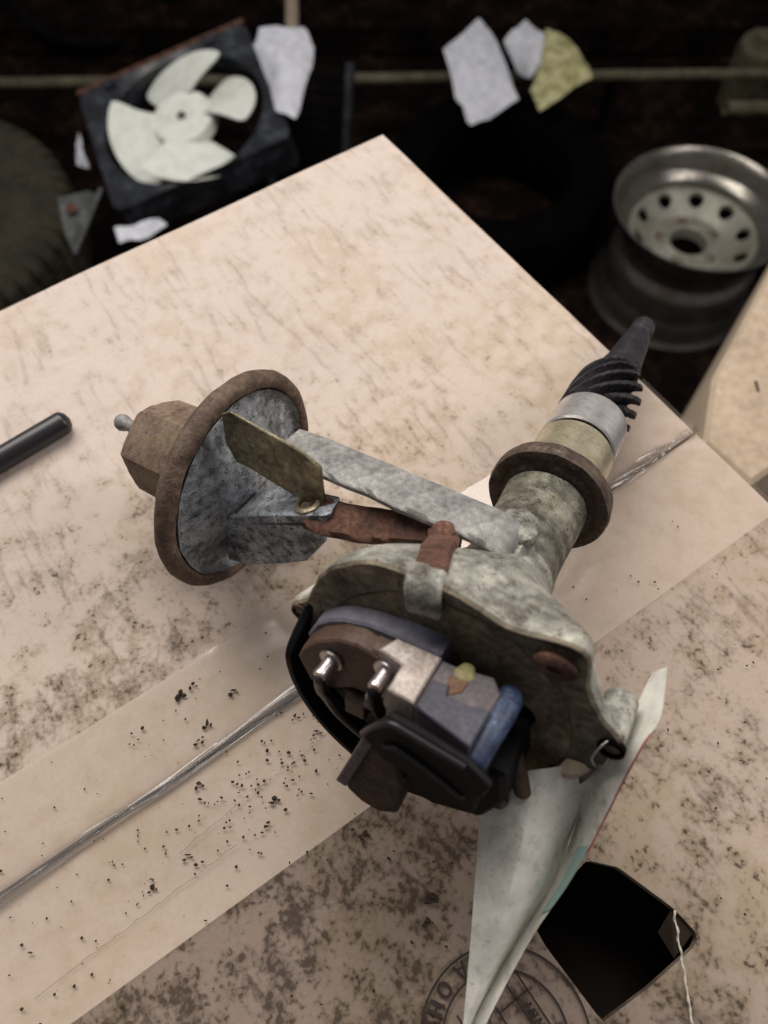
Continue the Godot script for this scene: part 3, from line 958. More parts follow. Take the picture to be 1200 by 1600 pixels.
func linkage(d: Node3D) -> void:
	# grey strap over the top, its right end curled down onto the casting
	var path := curve(pv([[-78, 23.2, -46.2], [-70, 23.8, -45.6], [-50, 24.4, -44.2], [-30, 24.4, -42.8], [-12, 24.2, -42.0], [-4, 23.8, -41.6], [-0.2, 21.8, -41.2], [1.2, 18.4, -40.6], [1.4, 15.0, -40.0]]), 60)
	put("grey_strap", rough(strip(path, PackedVector3Array([Vector3(0.03, 0, 1)]), 0.0158, 0.0036), 0.0004, 50.0, 12), M.strap, d, 45.0)
	var boss := lathe([[-4.0, 6.4], [-1.0, 6.6], [1.2, 6.0], [2.2, 3.6], [2.4, 0.0]], 28, 0.001, 0.5, 3)
	boss.move(along(Vector3(0.05, 1, 0.1), Vector3(0.0005, 0.0205, -0.0500)))
	put("strap_boss", boss, M.cast, d, 55.0)
	# rusty link below the strap
	var link := curve(pv([[-62, 12.0, -32.5], [-50, 13.6, -32.6], [-38, 15.4, -34.5], [-26, 18.0, -37.5], [-13, 20.0, -39.6]]), 40)
	put("rusty_link", rough(strip(link, PackedVector3Array([Vector3(0.1, -0.55, 1)]), 0.0115, 0.0040), 0.0008, 60.0, 14), M.rust, d, 45.0)
	var leg := curve(pv([[-18.5, 20.8, -37.0], [-15.5, 24.8, -30.6], [-13.6, 30.4, -23.4], [-11.8, 35.6, -16.0], [-10.0, 39.2, -9.0], [-8.8, 41.2, -4.0]]), 30)
	put("rusty_leg", rough(strip(leg, PackedVector3Array([Vector3(1, 0.12, -0.2)]), 0.0092, 0.0030), 0.0005, 70.0, 15), M.rust, d, 45.0)
	var tip := curve(pv([[-9.2, 41.0, -5.0], [-8.2, 42.4, -0.8], [-7.6, 40.8, 1.8], [-7.2, 36.5, 1.8], [-7.0, 32.0, 0.8]]), 16)
	put("leg_foot", strip(tip, PackedVector3Array([Vector3(1, 0.05, -0.1)]), 0.0094, 0.0026), M.cast, d, 45.0)
	var pin := lathe([[-5.0, 3.4], [2.2, 3.4], [3.0, 2.4], [3.1, 0.0]], 20, 0.001, 0.3, 4)
	pin.move(along(Vector3(0, 1, 0.2), Vector3(-0.0165, 0.0245, -0.0325)))
	put("rusty_pin", pin, M.rust, d, 45.0)

# the upper outline, points left to right, closed along the bottom
func slab(pts: Array, z0: float, z1: float, bev := 0.6) -> Soup:
	return prism(p2(pts), z0, z1, bev)

func bowl_parts(d: Node3D) -> void:
	put("pickup_coil", slab([[-40, 6.0], [-37, 13.0], [-33, 17.0], [-28.5, 20.0], [-20.5, 22.6], [-10, 23.3], [0.2, 22.6], [1.0, 12.0], [-6, 2.0], [-30, -6.0], [-39, -4.0]], -9.0, 5.0, 0.7), M.greyplastic, d)
	put("ignition_module", slab([[-39.6, 3.0], [-38.0, 8.0], [-33.5, 14.2], [-26.5, 19.4], [-20.8, 20.9], [-14.2, 19.6], [-9.0, 17.0], [-9.6, 10.0], [-14, 1.0], [-22, 0.0], [-30, -6.0], [-36, -6.0]], 4.0, 11.0, 0.6), M.brownplastic, d)
	put("module_socket", slab([[-17.0, 20.6], [-9.5, 21.0], [-7.4, 19.0], [-7.6, 9.0], [-13.0, 6.0], [-16, 12.0]], 4.6, 10.2, 0.5), M.brownplastic, d)
	# pale stepped block
	var st := prism(p2([[-14.5, 10.5], [-12.0, 5.2], [0.6, 5.2], [0.2, 20.5], [-7.2, 20.0], [-7.3, 12.0]]), -2.0, 23.0, 0.5)
	st.move(Transform3D(Basis(Vector3(1, 0, 0), Vector3(0, 0, 1), Vector3(0, 1, 0)), Vector3.ZERO))
	put("pale_block", st, M.blockmetal, d, 30.0)
	var db := prism(p2([[0.9, 5.5], [5, 5.5], [14.5, 4], [18, 8], [16.6, 25], [2.2, 21.5], [0.5, 20.6]]), -6.0, 22.6, 0.6)
	db.move(Transform3D(Basis(Vector3(1, 0, 0), Vector3(0, 0, 1), Vector3(0, 1, 0)), Vector3.ZERO))
	put("coil_block", db, M.darkblock, d, 30.0)
	var dk := prism(p2([[1.6, 12.6], [6.0, 12.2], [6.4, 15.2], [13.2, 15.0], [17.4, 14.0], [16.8, 25.2], [2.4, 21.8], [1.0, 21.0]]), 22.2, 23.7, 0.4)
	dk.move(Transform3D(Basis(Vector3(1, 0, 0), Vector3(0, 0, 1), Vector3(0, 1, 0)), Vector3.ZERO))
	put("dark_cap", dk, M.navy, d, 30.0)
	# yellow glue and an orange patch on the block
	var g := Soup.new()
	var rows := []
	for i in 8:
		var ring := PackedVector3Array()
		var k := cos(i / 7.0 * PI * 0.5)
		for j in 24:
			var th := TAU * j / 24
			ring.append(Vector3((7.6 + 2.7 * k * cos(th) * (1.0 + 0.15 * sin(3.0 * th))), 22.4 + 0.9 * sin(i / 7.0 * PI * 0.5), 6.2 + 2.9 * k * sin(th)) * 0.001)
		rows.append(ring)
	g.grid(rows, true)
	put("yellow_glue", g, M.glue, d, 60.0, false)
	var orp := prism(p2([[4.6, 8.8], [9.6, 9.0], [9.0, 12.4], [6.2, 14.6], [5.0, 12.0]]), 22.4, 23.0, 0.2)
	orp.move(Transform3D(Basis(Vector3(1, 0, 0), Vector3(0, 0, 1), Vector3(0, 1, 0)), Vector3.ZERO))
	put("orange_patch", orp, M.orange, d)
	put("blue_coil", tube(curve(pv([[19.6, 18.5, 5.0], [19.3, 18.8, 12.0], [18.6, 18.2, 18.0], [17.8, 16.6, 24.0]]), 24), 0.0036, 24), M.blue, d, 60.0)
	# black cover arm with its two ridges
	put("black_arm", slab([[-9.5, 11.5], [-8.0, 16.0], [-2.5, 25.0], [2.6, 24.6], [17.0, 21.4], [24.0, 15.5], [23.0, 10.0], [14.0, 3.0], [2.0, 4.0], [-4.0, 5.0]], 25.6, 28.4, 0.7), M.black, d)
	put("arm_ridge", tube(curve(pv([[-9.3, 13.0, 28.3], [-6.6, 18.5, 28.6], [-2.2, 24.0, 28.7], [3.0, 23.6, 28.7], [10.0, 22.0, 28.6], [17.0, 20.4, 28.4]]), 30), 0.0009, 8), M.blackgloss, d, 60.0)
	put("arm_ridge", tube(curve(pv([[-3.0, 13.0, 28.6], [1.0, 14.5, 28.8], [9.0, 11.5, 28.8], [18.0, 6.0, 28.5]]), 24), 0.0008, 8), M.blackgloss, d, 60.0)
	put("arm_root", box(Vector3(8, 4, 14), Vector3(26, 22, 22), 1.0), M.black, d)
	put("lower_cover", slab([[-4.0, 2.0], [12, 4], [25, 4.0], [27, -8], [22, -22], [8, -28], [-8, -26], [-14, -14]], -2.0, 18.0, 1.5), M.black, d)
	# brown clip hanging at the bottom
	put("clip_block", rough(slab([[-17.0, -18.5], [-7.4, 10.0], [-2.0, 8.0], [2.4, -8.0], [0.6, -24.0], [-4.0, -28.5], [-10.6, -28.6], [-15.6, -24.0]], 18.0, 27.0, 0.9), 0.0010, 120.0, 8), M.clip, d, 40.0)
	put("clip_leaf", slab([[-17.6, -18.5], [-9.4, 11.0], [-6.6, 10.2], [-14.4, -19.4]], 26.6, 28.6, 0.3), M.darkblock, d)
	# steel terminals on the brown module
	for q in [[-28.2, 9.8], [-11.8, 16.2]]:
		var w := lathe([[0.0, 3.3], [0.2, 3.6], [0.9, 3.6], [1.1, 3.2], [1.1, 2.0], [4.8, 1.9], [5.4, 2.1], [6.4, 1.9], [6.6, 0.0]], 28)
		w.move(along(Vector3(-0.06, -0.05, 1), Vector3(q[0], q[1], 11.0) * 0.001))
		put("terminal", w, M.screw, d, 40.0)
	# leads and bits in the dark of the bowl
	put("black_lead", tube(curve(pv([[-28.6, 8.0, 17.0], [-29.4, 1.0, 15.6], [-30.0, -8.0, 12.0], [-26.6, -18.0, 10.0], [-18.0, -26.0, 9.0]]), 30), 0.0017, 10), M.blackgloss, d, 60.0)
	put("black_lead", tube(curve(pv([[-12.2, 14.0, 17.0], [-12.0, 8.0, 16.4], [-11.0, 1.0, 15.0], [-8.0, -8.0, 14.0]]), 30), 0.0019, 10), M.black, d, 60.0)
	put("rotor_boss", rough(box(Vector3(-20.5, -8.0, 4.0), Vector3(12, 10, 12), 1.2), 0.0006, 120.0, 4), M.innards, d, 40.0)
	put("grey_tab", box(Vector3(-13.4, 5.0, 14.6), Vector3(4.4, 5.6, 3.2), 0.5), M.darkblock, d)
	put("grey_tab", box(Vector3(-20.2, -6.2, 11.4), Vector3(6.4, 7.4, 3.6), 0.5), M.brownplastic, d)
	# two rounded lugs by the tag
	for q in [[22.0, -12.0, -5.0, 13.4], [27.0, -8.5, -4.0, 10.0]]:
		var lg := tube(pv([[q[0] - 5.0, q[1] + 7.0, q[3] - 6.0], [q[0], q[1], q[3] - 2.0], [q[0] + 2.8, q[1] + q[2], q[3]]]), 0.0026, 16)
		put("finger_lug", lg, M.innards, d, 60.0)
	# copper-coloured spring scrap at the back edge
	put("yellow_tab", box(Vector3(-26, 27.5, -4.0), Vector3(5.0, 3.0, 3.0), 0.8), M.glue, d)

# ---------------------------------------------------------------- the paper tag
func sheet_rows(rows: Array, nu: int, nv: int, wav := 0.0) -> Array:
	var cols := []
	for r in rows: cols.append(curve(pv(r), nu))
	var out := []
	for i in nv + 1: out.append(PackedVector3Array())
	var n := noise(61, 60.0, 2)
	for j in nu + 1:
		var line := PackedVector3Array()
		for c in cols: line.append(c[j])
		var fine := curve(line, nv)
		for i in nv + 1:
			var p := fine[i]
			out[i].append(p + Vector3(0, wav * n.get_noise_3d(p.x, p.y, p.z), 0))
	return out

func build_tag() -> void:
	var root := thing("paper_tag", "creased off-white folded paper tag wired to the distributor's right ear", "paper tag")
	var s := Soup.new()
	var s2 := Soup.new()
	var l1 := [[[27.3, 56.0, -40.6], [39.0, 70.0, -39.5], [49.1, 71.0, -40.8], [56.6, 66.0, -42.9]], [[26.1, 48.0, -23.3], [36.8, 60.0, -25.0], [47.1, 56.0, -26.9], [54.3, 47.0, -28.5]], [[24.6, 40.0, -5.9], [32.8, 49.0, -9.1], [41.5, 45.0, -11.7], [47.5, 37.0, -13.4]], [[23.2, 31.0, 9.8], [28.6, 36.0, 5.5], [33.2, 33.0, 3.5], [37.2, 27.0, 2.0]], [[21.9, 23.0, 22.8], [22.8, 25.0, 21.9], [23.9, 23.0, 21.3], [25.2, 19.0, 20.8]], [[21.0, 14.0, 34.0], [20.4, 15.0, 33.8], [20.0, 13.0, 34.1], [19.9, 10.0, 34.5]]]
	var l2 := [[[71.9, 80.0, -63.2], [73.8, 86.0, -62.7]], [[64.6, 74.0, -51.0], [70.0, 86.0, -49.8]], [[56.6, 66.0, -42.9], [63.9, 84.0, -41.9]], [[54.3, 47.0, -28.5], [57.5, 64.0, -27.3]], [[47.5, 37.0, -13.4], [50.8, 51.0, -14.2]], [[37.2, 27.0, 2.0], [41.4, 39.0, -1.2]], [[25.2, 19.0, 20.8], [30.7, 27.0, 16.9]], [[19.9, 10.0, 34.5], [22.5, 14.0, 33.2]]]
	s.grid(sheet_rows(l1, 20, 40, 0.0011))
	s2.grid(sheet_rows(l2, 10, 44, 0.0007))
	s.add(s2)
	put("folded_leaf", s, M.paper, root, 22.0, false)
	var e := sheet_rows(l2, 10, 60, 0.0007)
	var red := PackedVector3Array()
	for i in range(14, 31): red.append(e[i][10] + Vector3(0.0002, 0.0004, 0))
	put("red_edge", tube(red, 0.00028, 6), M.red, root, 60.0)
	var tl := Soup.new()
	var rr := []
	for i in range(29, 40):
		var r := PackedVector3Array()
		for j in range(5, 11): r.append(e[i][j] + Vector3(-0.0003, 0.0006, 0))
		rr.append(r)
	tl.grid(rr)
	put("teal_print", tl, M.teal, root, 60.0, false)
	var knot := lathe([[-5.0, 0.0], [-4.0, 1.6], [-1.0, 2.2], [2.0, 2.6], [4.6, 1.4], [5.4, 0.0]], 20, 0.001, 0.7, 4)
	knot.move(along(Vector3(-1, -0.2, 0.25), Vector3(0.0515, 0.0695, -0.0405)))
	put("twisted_end", knot, M.card, root, 60.0)
	put("tie_wire", tube(curve(pv([[53.9, 78.4, -39.1], [51.9, 84.4, -40.1], [54.9, 87.4, -43.1], [57.9, 84.4, -44.1], [56.9, 78.4, -40.1], [56.7, 69.0, -41.1], [55.1, 62.0, -39.0]]), 40), 0.0003, 8), M.screw, root, 60.0)

# ---------------------------------------------------------------- small things on the box
func build_small_things() -> void:
	var pen := thing("black_rod", "smooth round-ended black rod lying at the left edge of the box", "rod")
	var a := Vector3(-0.1372, 0.0051, -0.1945)
	var b := Vector3(-0.2520, 0.0051, -0.1003)
	put("rod_body", tube(PackedVector3Array([a, a.lerp(b, 0.3), a.lerp(b, 0.6), b]), 0.0051, 28), M.blackgloss, pen, 60.0)
	var th := thing("white_thread", "thin twisted white thread crossing the right end of the black hole", "thread")
	var path := PackedVector3Array()
	for i in 70:
		var t := i / 69.0
		path.append(top(lerpf(0.1395, 0.166, t) + 0.0002 * sin(i * 0.9), lerpf(0.3655, 0.405, t) + 0.0003 * cos(i * 0.7), 0.0024 + 0.0004 * sin(i * 0.9)))
	put("strand", tube(path, 0.00028, 6), M.thread, th, 60.0)
	var path2 := PackedVector3Array()
	for i in 70: path2.append(path[i] + Vector3(0.0004 * cos(i * 0.8), 0.0003 * sin(i * 0.8), 0.0002 * sin(i * 0.5)))
	put("strand", tube(path2, 0.00022, 6), M.thread, th, 60.0)
	# crumbs of dirt
	var rng := RandomNumberGenerator.new()
	rng.seed = 4
	var s := Soup.new()
	var spots := []
	for i in 80: spots.append([rng.randf_range(0.16, 0.33), rng.randf_range(0.21, 0.285), rng.randf_range(0.3, 0.8)])
	for i in 90: spots.append([0.232 + rng.randfn() * 0.016, 0.2585 + rng.randfn() * 0.007, rng.randf_range(0.3, 0.85)])
	for i in 70: spots.append([0.262 + rng.randfn() * 0.03, 0.250 + rng.randfn() * 0.016, rng.randf_range(0.2, 0.6)])
	for i in 40: spots.append([rng.randf_range(0.03, 0.13), rng.randf_range(0.26, 0.38), rng.randf_range(0.25, 0.7)])
	for i in 60: spots.append([rng.randf_range(0.15, 0.3), rng.randf_range(0.285, 0.36), rng.randf_range(0.3, 0.9)])
	for q in [[0.2365, 0.2125, 2.2], [0.2310, 0.2120, 1.5], [0.2200, 0.2225, 1.4], [0.2337, 0.2275, 1.6], [0.2030, 0.2520, 1.3], [0.2390, 0.2310, 1.2], [0.2270, 0.2630, 1.6], [0.2600, 0.2620, 1.2], [0.2740, 0.2640, 1.3], [0.2065, 0.2430, 1.2], [0.2460, 0.2440, 1.1], [0.2010, 0.3180, 2.4], [0.2060, 0.3230, 1.8], [0.2080, 0.2900, 1.6]]:
		spots.append(q)
		spots.append([q[0] + 0.0016, q[1] + 0.0008, q[2] * 0.7])
		spots.append([q[0] - 0.0008, q[1] + 0.0014, q[2] * 0.5])
	for q in spots:
		if q[0] > 0.134 and q[0] < 0.184 and q[1] > 0.334 and q[1] < 0.382: continue
		var c := lathe([[-0.7, 0.0], [-0.5, 0.7], [0.1, 1.0], [0.6, 0.6], [0.8, 0.0]], 7, 0.001 * q[2] * 0.62)
		for i in c.v.size():
			c.v[i] += Vector3(sin(c.v[i].x * 9000.0 + q[0] * 900.0), cos(c.v[i].y * 8000.0), sin(c.v[i].z * 9500.0)) * 0.00018 * q[2]
		c.move(Transform3D(Basis.from_euler(Vector3(rng.randf() * 6.0, rng.randf() * 6.0, 0)).scaled(Vector3(rng.randf_range(0.6, 1.7), 0.7, rng.randf_range(0.6, 1.5))), top(q[0], q[1], 0.0014)))
		for i in c.c.size(): c.c[i] = Color(1, 1, 1).lerp(Color(2.6, 2.4, 2.2), rng.randf() * 0.08 + (0.5 if q[2] < 0.45 else 0.0))
		s.add(c)
	var cr := put("dirt_crumbs", s, M.dirt, null, 20.0, false)
	tag(cr, "dark crumbs of dirt scattered over the tape and the box top", "dirt")
	cr.set_meta("kind", "stuff")

# ---------------------------------------------------------------- what lies behind, on the dark floor
# a curled sheet through world points: a fan of triangles round its middle, split finer and bowed
func scrap(pts: Array, bow: float, thick := 0.0006) -> Soup:
	var ring := curve(pv(pts + [pts[0]], 1.0), pts.size() * 4)
	# straight edges between corners: take them linearly
	var edge := PackedVector3Array()
	for i in pts.size():
		var p := Vector3(pts[i][0], pts[i][1], pts[i][2])
		var q := Vector3(pts[(i + 1) % pts.size()][0], pts[(i + 1) % pts.size()][1], pts[(i + 1) % pts.size()][2])
		for k in 5: edge.append(p.lerp(q, k / 5.0).lerp(ring[i * 4], 0.25 if k == 0 else 0.0))
	var m := Vector3.ZERO
	for p in edge: m += p
	m /= edge.size()
	var nrm := Vector3.ZERO
	for i in edge.size(): nrm += (edge[i] - m).cross(edge[(i + 1) % edge.size()] - m)
	nrm = nrm.normalized()
	if nrm.y < 0.0: nrm = -nrm
	var n := noise(33, 14.0, 3)
	var s := Soup.new()
	var rows := []
	for side in [1.0, -1.0]:
		for i in 7:
			var k := i / 6.0 if side > 0.0 else 1.0 - i / 6.0
			k = maxf(k, 0.02)
			var r := PackedVector3Array()
			for p in edge:
				var q := m.lerp(p, k)
				r.append(q + nrm * (bow * (1.0 - k * k) + 0.016 * n.get_noise_3d(q.x, q.y, q.z) + side * thick * 0.5))
			rows.append(r)
	s.grid(rows, true)
	return s

func build_background() -> void:
	steel_wheel()
	cooling_fan()
	# tyre at the left
	var ty := thing("dusty_tyre", "brown dusty tyre with blocky tread at the left edge behind the box", "tyre")
	var s := Soup.new()
	var rows := []
	for q in [[0.060, 0.110, 0.0], [0.086, 0.130, 0.0], [0.098, 0.170, 0.0], [0.100, 0.225, 0.3], [0.095, 0.250, 1.0], [0.090, 0.268, 1.4], [0.082, 0.276, 1.2], [0.074, 0.280, 1.0], [0.048, 0.284, 1.0], [0.046, 0.277, 0.0], [0.036, 0.277, 0.0], [0.034, 0.285, 1.0], [0.006, 0.286, 1.0], [0.003, 0.278, 0.0], [-0.006, 0.278, 0.0], [-0.009, 0.286, 1.0], [-0.040, 0.285, 1.0], [-0.074, 0.280, 1.0], [-0.094, 0.262, 0.0], [-0.100, 0.225, 0.0]]:
		var ring := PackedVector3Array()
		for j in 336:
			var th := TAU * j / 336.0
			var lug := 1.0 if (j % 7) < 5 else 0.0
			var r: float = q[1] - q[2] * (1.0 - lug) * 0.010
			ring.append(Vector3(cos(th) * r, sin(th) * r, q[0]))
		rows.append(ring)
	s.grid(rows, true)
	s.move(along(Vector3(0.05, 1, 0.08), Vector3(-0.905, -0.906, -1.26)))
	put("tread", s, M.tyre, ty, 30.0, false)
	# rail along the back with the tags hanging by it
	var rail := thing("steel_rail", "long dull brown rail running across behind the fan and the tags", "rail")
	var rp := PackedVector3Array()
	for i in 12: rp.append(Vector3(-1.4, -0.866, -1.708).lerp(Vector3(1.5, -0.948, -1.890), i / 11.0))
	put("rail_tube", tube(rp, 0.0125, 16), M.pipe, rail, 60.0)
	for x in [-1.3, 0.56, 1.42]:
		var t: float = (x + 1.4) / 2.9
		var p := Vector3(-1.4, -0.866, -1.708).lerp(Vector3(1.5, -0.948, -1.890), t)
		put("post", tube(PackedVector3Array([p + Vector3(0, 0, -0.026), Vector3(p.x, -1.10, p.z - 0.026)]), 0.012, 12), M.darkmetal, rail, 60.0)
	var ta := thing("white_label_sheet", "pale grey rectangular paper tag, largest one hanging from the rail", "paper tag", "paper tags on the parts behind")
	put("sheet", scrap([[0.132, -0.815, -1.756], [0.217, -0.802, -1.866], [0.255, -0.823, -1.805], [0.297, -0.846, -1.634], [0.187, -0.855, -1.553], [0.157, -0.836, -1.630]], 0.012), M.greypaper, ta, 60.0)
	put("hanging_wire", tube(curve(pv([[0.216, -0.810, -1.850], [0.222, -0.835, -1.860], [0.232, -0.872, -1.842]], 1.0), 12), 0.0012, 6), M.darkmetal, ta, 60.0)
	var tb := thing("yellowed_label_sheet", "stained yellow-olive paper tag beside the pale grey one", "paper tag", "paper tags on the parts behind")
	put("sheet", scrap([[0.373, -0.828, -1.859], [0.423, -0.832, -1.830], [0.453, -0.839, -1.774], [0.467, -0.843, -1.703], [0.341, -0.852, -1.602], [0.326, -0.849, -1.671], [0.355, -0.841, -1.750]], 0.014), M.oldpaper, tb, 60.0)
	var fold := put("folded_corner", scrap([[0.277, -0.840, -1.837], [0.332, -0.832, -1.894], [0.370, -0.830, -1.847], [0.358, -0.846, -1.755], [0.333, -0.867, -1.736], [0.308, -0.874, -1.773]], 0.012), M.greypaper, tb, 60.0)
	fold.set_meta("label", "paler folded left part of the yellow tag")
	put("hanging_wire", tube(curve(pv([[0.372, -0.832, -1.850], [0.376, -0.86, -1.86], [0.38, -0.885, -1.852]], 1.0), 12), 0.0012, 6), M.darkmetal, tb, 60.0)
	var tc := thing("crumpled_label_sheet", "crumpled white paper tag at the fan's upper right corner", "paper tag", "paper tags on the parts behind")
	put("sheet", scrap([[-0.244, -0.625, -1.474], [-0.236, -0.624, -1.519], [-0.155, -0.639, -1.554], [-0.133, -0.646, -1.498], [-0.134, -0.643, -1.440], [-0.160, -0.665, -1.314], [-0.199, -0.663, -1.339], [-0.215, -0.659, -1.411]], 0.02), M.greypaper, tc, 60.0)
	# grey hinge plate and paper scraps round the fan
	var hp := thing("grey_bracket_plate", "small grey metal bracket plate with a bolt, below the fan's left corner", "bracket")
	put("plate", scrap([[-0.577, -0.704, -1.156], [-0.541, -0.715, -1.177], [-0.521, -0.726, -1.199], [-0.520, -0.720, -1.126], [-0.524, -0.710, -1.017], [-0.545, -0.708, -1.063]], 0.004, 0.003), M.greymetal, hp, 60.0)
	var bo := lathe([[0, 0.010], [0.004, 0.010], [0.006, 0.007], [0.006, 0.0]], 16, 1.0)
	bo.move(along(Vector3(0, 1, 0.3), Vector3(-0.545, -0.700, -1.125)))
	put("bolt", bo, M.rust, hp)
	put("edge_rod", tube(pv([[-0.505, -0.705, -1.18], [-0.520, -0.700, -1.02]], 1.0), 0.004, 10), M.greymetal, hp, 60.0)
	var sc := thing("paper_scrap", "thin white paper sliver at the fan frame's left side", "paper scrap", "white scraps round the fan")
	put("sheet", scrap([[-0.613, -0.782, -1.435], [-0.594, -0.785, -1.386], [-0.582, -0.787, -1.339], [-0.610, -0.799, -1.361], [-0.619, -0.795, -1.410]], 0.003), M.greypaper, sc, 60.0)
	var sc2 := thing("paper_scrap", "pale strip lying just behind the box edge below the fan", "paper scrap", "white scraps round the fan")
	put("sheet", scrap([[-0.455, -0.687, -1.059], [-0.385, -0.694, -1.089], [-0.366, -0.685, -1.063], [-0.439, -0.674, -1.021]], 0.003), M.greypaper, sc2, 60.0)
	# dark radiator-like slab right of the fan
	var rd := thing("dark_radiator", "dark flat radiator standing in the shade right of the fan", "radiator")
	var cx := Transform3D(Basis.from_euler(Vector3(-0.55, -0.15, 0.0)), Vector3(-0.165, -0.90, -1.60))
	var core := box(Vector3.ZERO, Vector3(0.15, 0.26, 0.03), 0.003, 1.0)
	core.move(cx)
	put("core", core, M.darkmetal, rd)
	for x in [-0.083, 0.083]:
		var tk := box(Vector3(x, 0, 0), Vector3(0.016, 0.28, 0.045), 0.004, 1.0)
		tk.move(cx)
		put("side_tank", tk, M.shroud, rd)
	for i in 9:
		var fin := box(Vector3(0, -0.11 + i * 0.0275, 0.017), Vector3(0.148, 0.004, 0.004), 0.001, 1.0)
		fin.move(cx)
		put("fin", fin, M.darkmetal, rd)
	# dark ring in the top left corner
	var rg := thing("dark_fan_ring", "large dark rusty ring at the top left, above the white fan", "ring")
	var tr := []
	for i in 25:
		var a := TAU * i / 24.0
		tr.append([0.018 * sin(a), 0.225 + 0.018 * cos(a)])
	var rs := lathe(tr, 72, 1.0, 0.0, 1, false)
	rs.move(along(Vector3(0.1, 0.9, 0.4), Vector3(-0.823, -0.955, -2.363)))
	put("ring_body", rs, M.darkmetal, rg, 60.0, false)
	for i in 4:
		var a := TAU * i / 4.0 + 0.9
		var bp := lathe([[0, 0.014], [0.008, 0.014], [0.011, 0.009], [0.011, 0.0]], 14, 1.0)
		bp.move(along(Vector3(0.1, 0.9, 0.4), Vector3(-0.823 + cos(a) * 0.225, -0.935, -2.363 + sin(a) * 0.205)))
		put("bolt", bp, M.greymetal, rg)
	# beams and sticks in the dark
	var st := thing("wooden_stick", "short yellow-brown stick standing above the crumpled white tag", "stick")
	put("stick_body", tube(pv([[-0.250, -0.94, -2.32], [-0.240, -0.93, -2.16], [-0.229, -0.92, -1.99]], 1.0), 0.017, 12), M.card, st, 60.0)
	var bm := thing("dark_beam", "dark reddish-brown beam along the top edge of the view", "beam")
	var bs := box(Vector3(0.1, -1.045, -2.22), Vector3(3.2, 0.08, 0.10), 0.006, 1.0)
	put("beam_body", rough(bs, 0.004, 3.0, 3), M.floor, bm)
	var stub := thing("brown_pipe_stub", "short brown pipe end at the right edge below the rail", "pipe")
	put("pipe_wall", tube(pv([[0.805, -0.915, -1.700], [0.9, -0.93, -1.722], [1.1, -0.96, -1.77]], 1.0), 0.016, 16), M.pipe, stub, 60.0)
	var mouth := lathe([[0.0, 0.011], [0.006, 0.011], [0.006, 0.016], [0.0, 0.0165]], 18, 1.0, 0.0, 1, false)
	mouth.move(along(Vector3(-1, 0.15, 0.22), Vector3(0.795, -0.9135, -1.698)))
	put("pipe_mouth", mouth, M.pipe, stub, 40.0, false)
	var lump := thing("olive_canister", "dull olive rounded can behind the rail at the right edge", "can")
	var ls := lathe([[-0.12, 0.055], [-0.11, 0.062], [0.05, 0.062], [0.066, 0.055], [0.07, 0.03], [0.08, 0.024], [0.09, 0.024], [0.092, 0.0]], 36, 1.0)
	ls.move(along(Vector3(-0.05, 1, 0.1), Vector3(0.945, -0.985, -1.96)))
	put("can_body", ls, M.pipe, lump)
	var bt := thing("old_tyre", "black tyre lying in the shade behind the box's far corner", "tyre")
	var bprof := [[0.06, 0.15], [0.08, 0.17], [0.088, 0.21], [0.08, 0.24], [0.06, 0.252], [-0.06, 0.252], [-0.08, 0.24], [-0.088, 0.21], [-0.08, 0.17], [-0.06, 0.15], [0.06, 0.15]]
	var bq := lathe(bprof, 72, 1.0, 0.0, 1, false)
	bq.move(along(Vector3(0.0, 1, 0.02), Vector3(0.26, -1.0, -1.52)))
	put("tyre_body", bq, M.rubber, bt, 50.0, false)
	# second carton at the right edge
	var cb := thing("side_carton", "plain tan cardboard carton standing right of the box at the photo's edge", "box")
	var y0 := -0.15
	var body := prism(p2([[0.224, 0.338], [0.208, 0.286], [0.232, 0.254], [0.40, 0.37], [0.42, 0.62], [0.352, 0.545]]), -1.088, y0, 0.003, 1.0)
	body.move(Transform3D(Basis(Vector3(1, 0, 0), Vector3(0, 0, -1), Vector3(0, 1, 0)), Vector3.ZERO))
	put("carton_body", body, M.card, cb, 30.0)
	for q in [[0.252, 0.330, 0.004]]:
		var mk := box(Vector3(q[0], y0 + 0.0006, -q[1]), Vector3(0.0016, 0.0006, q[2] * 2.2), 0.0001, 1.0)
		put("dark_mark", mk, M.dirt, cb)

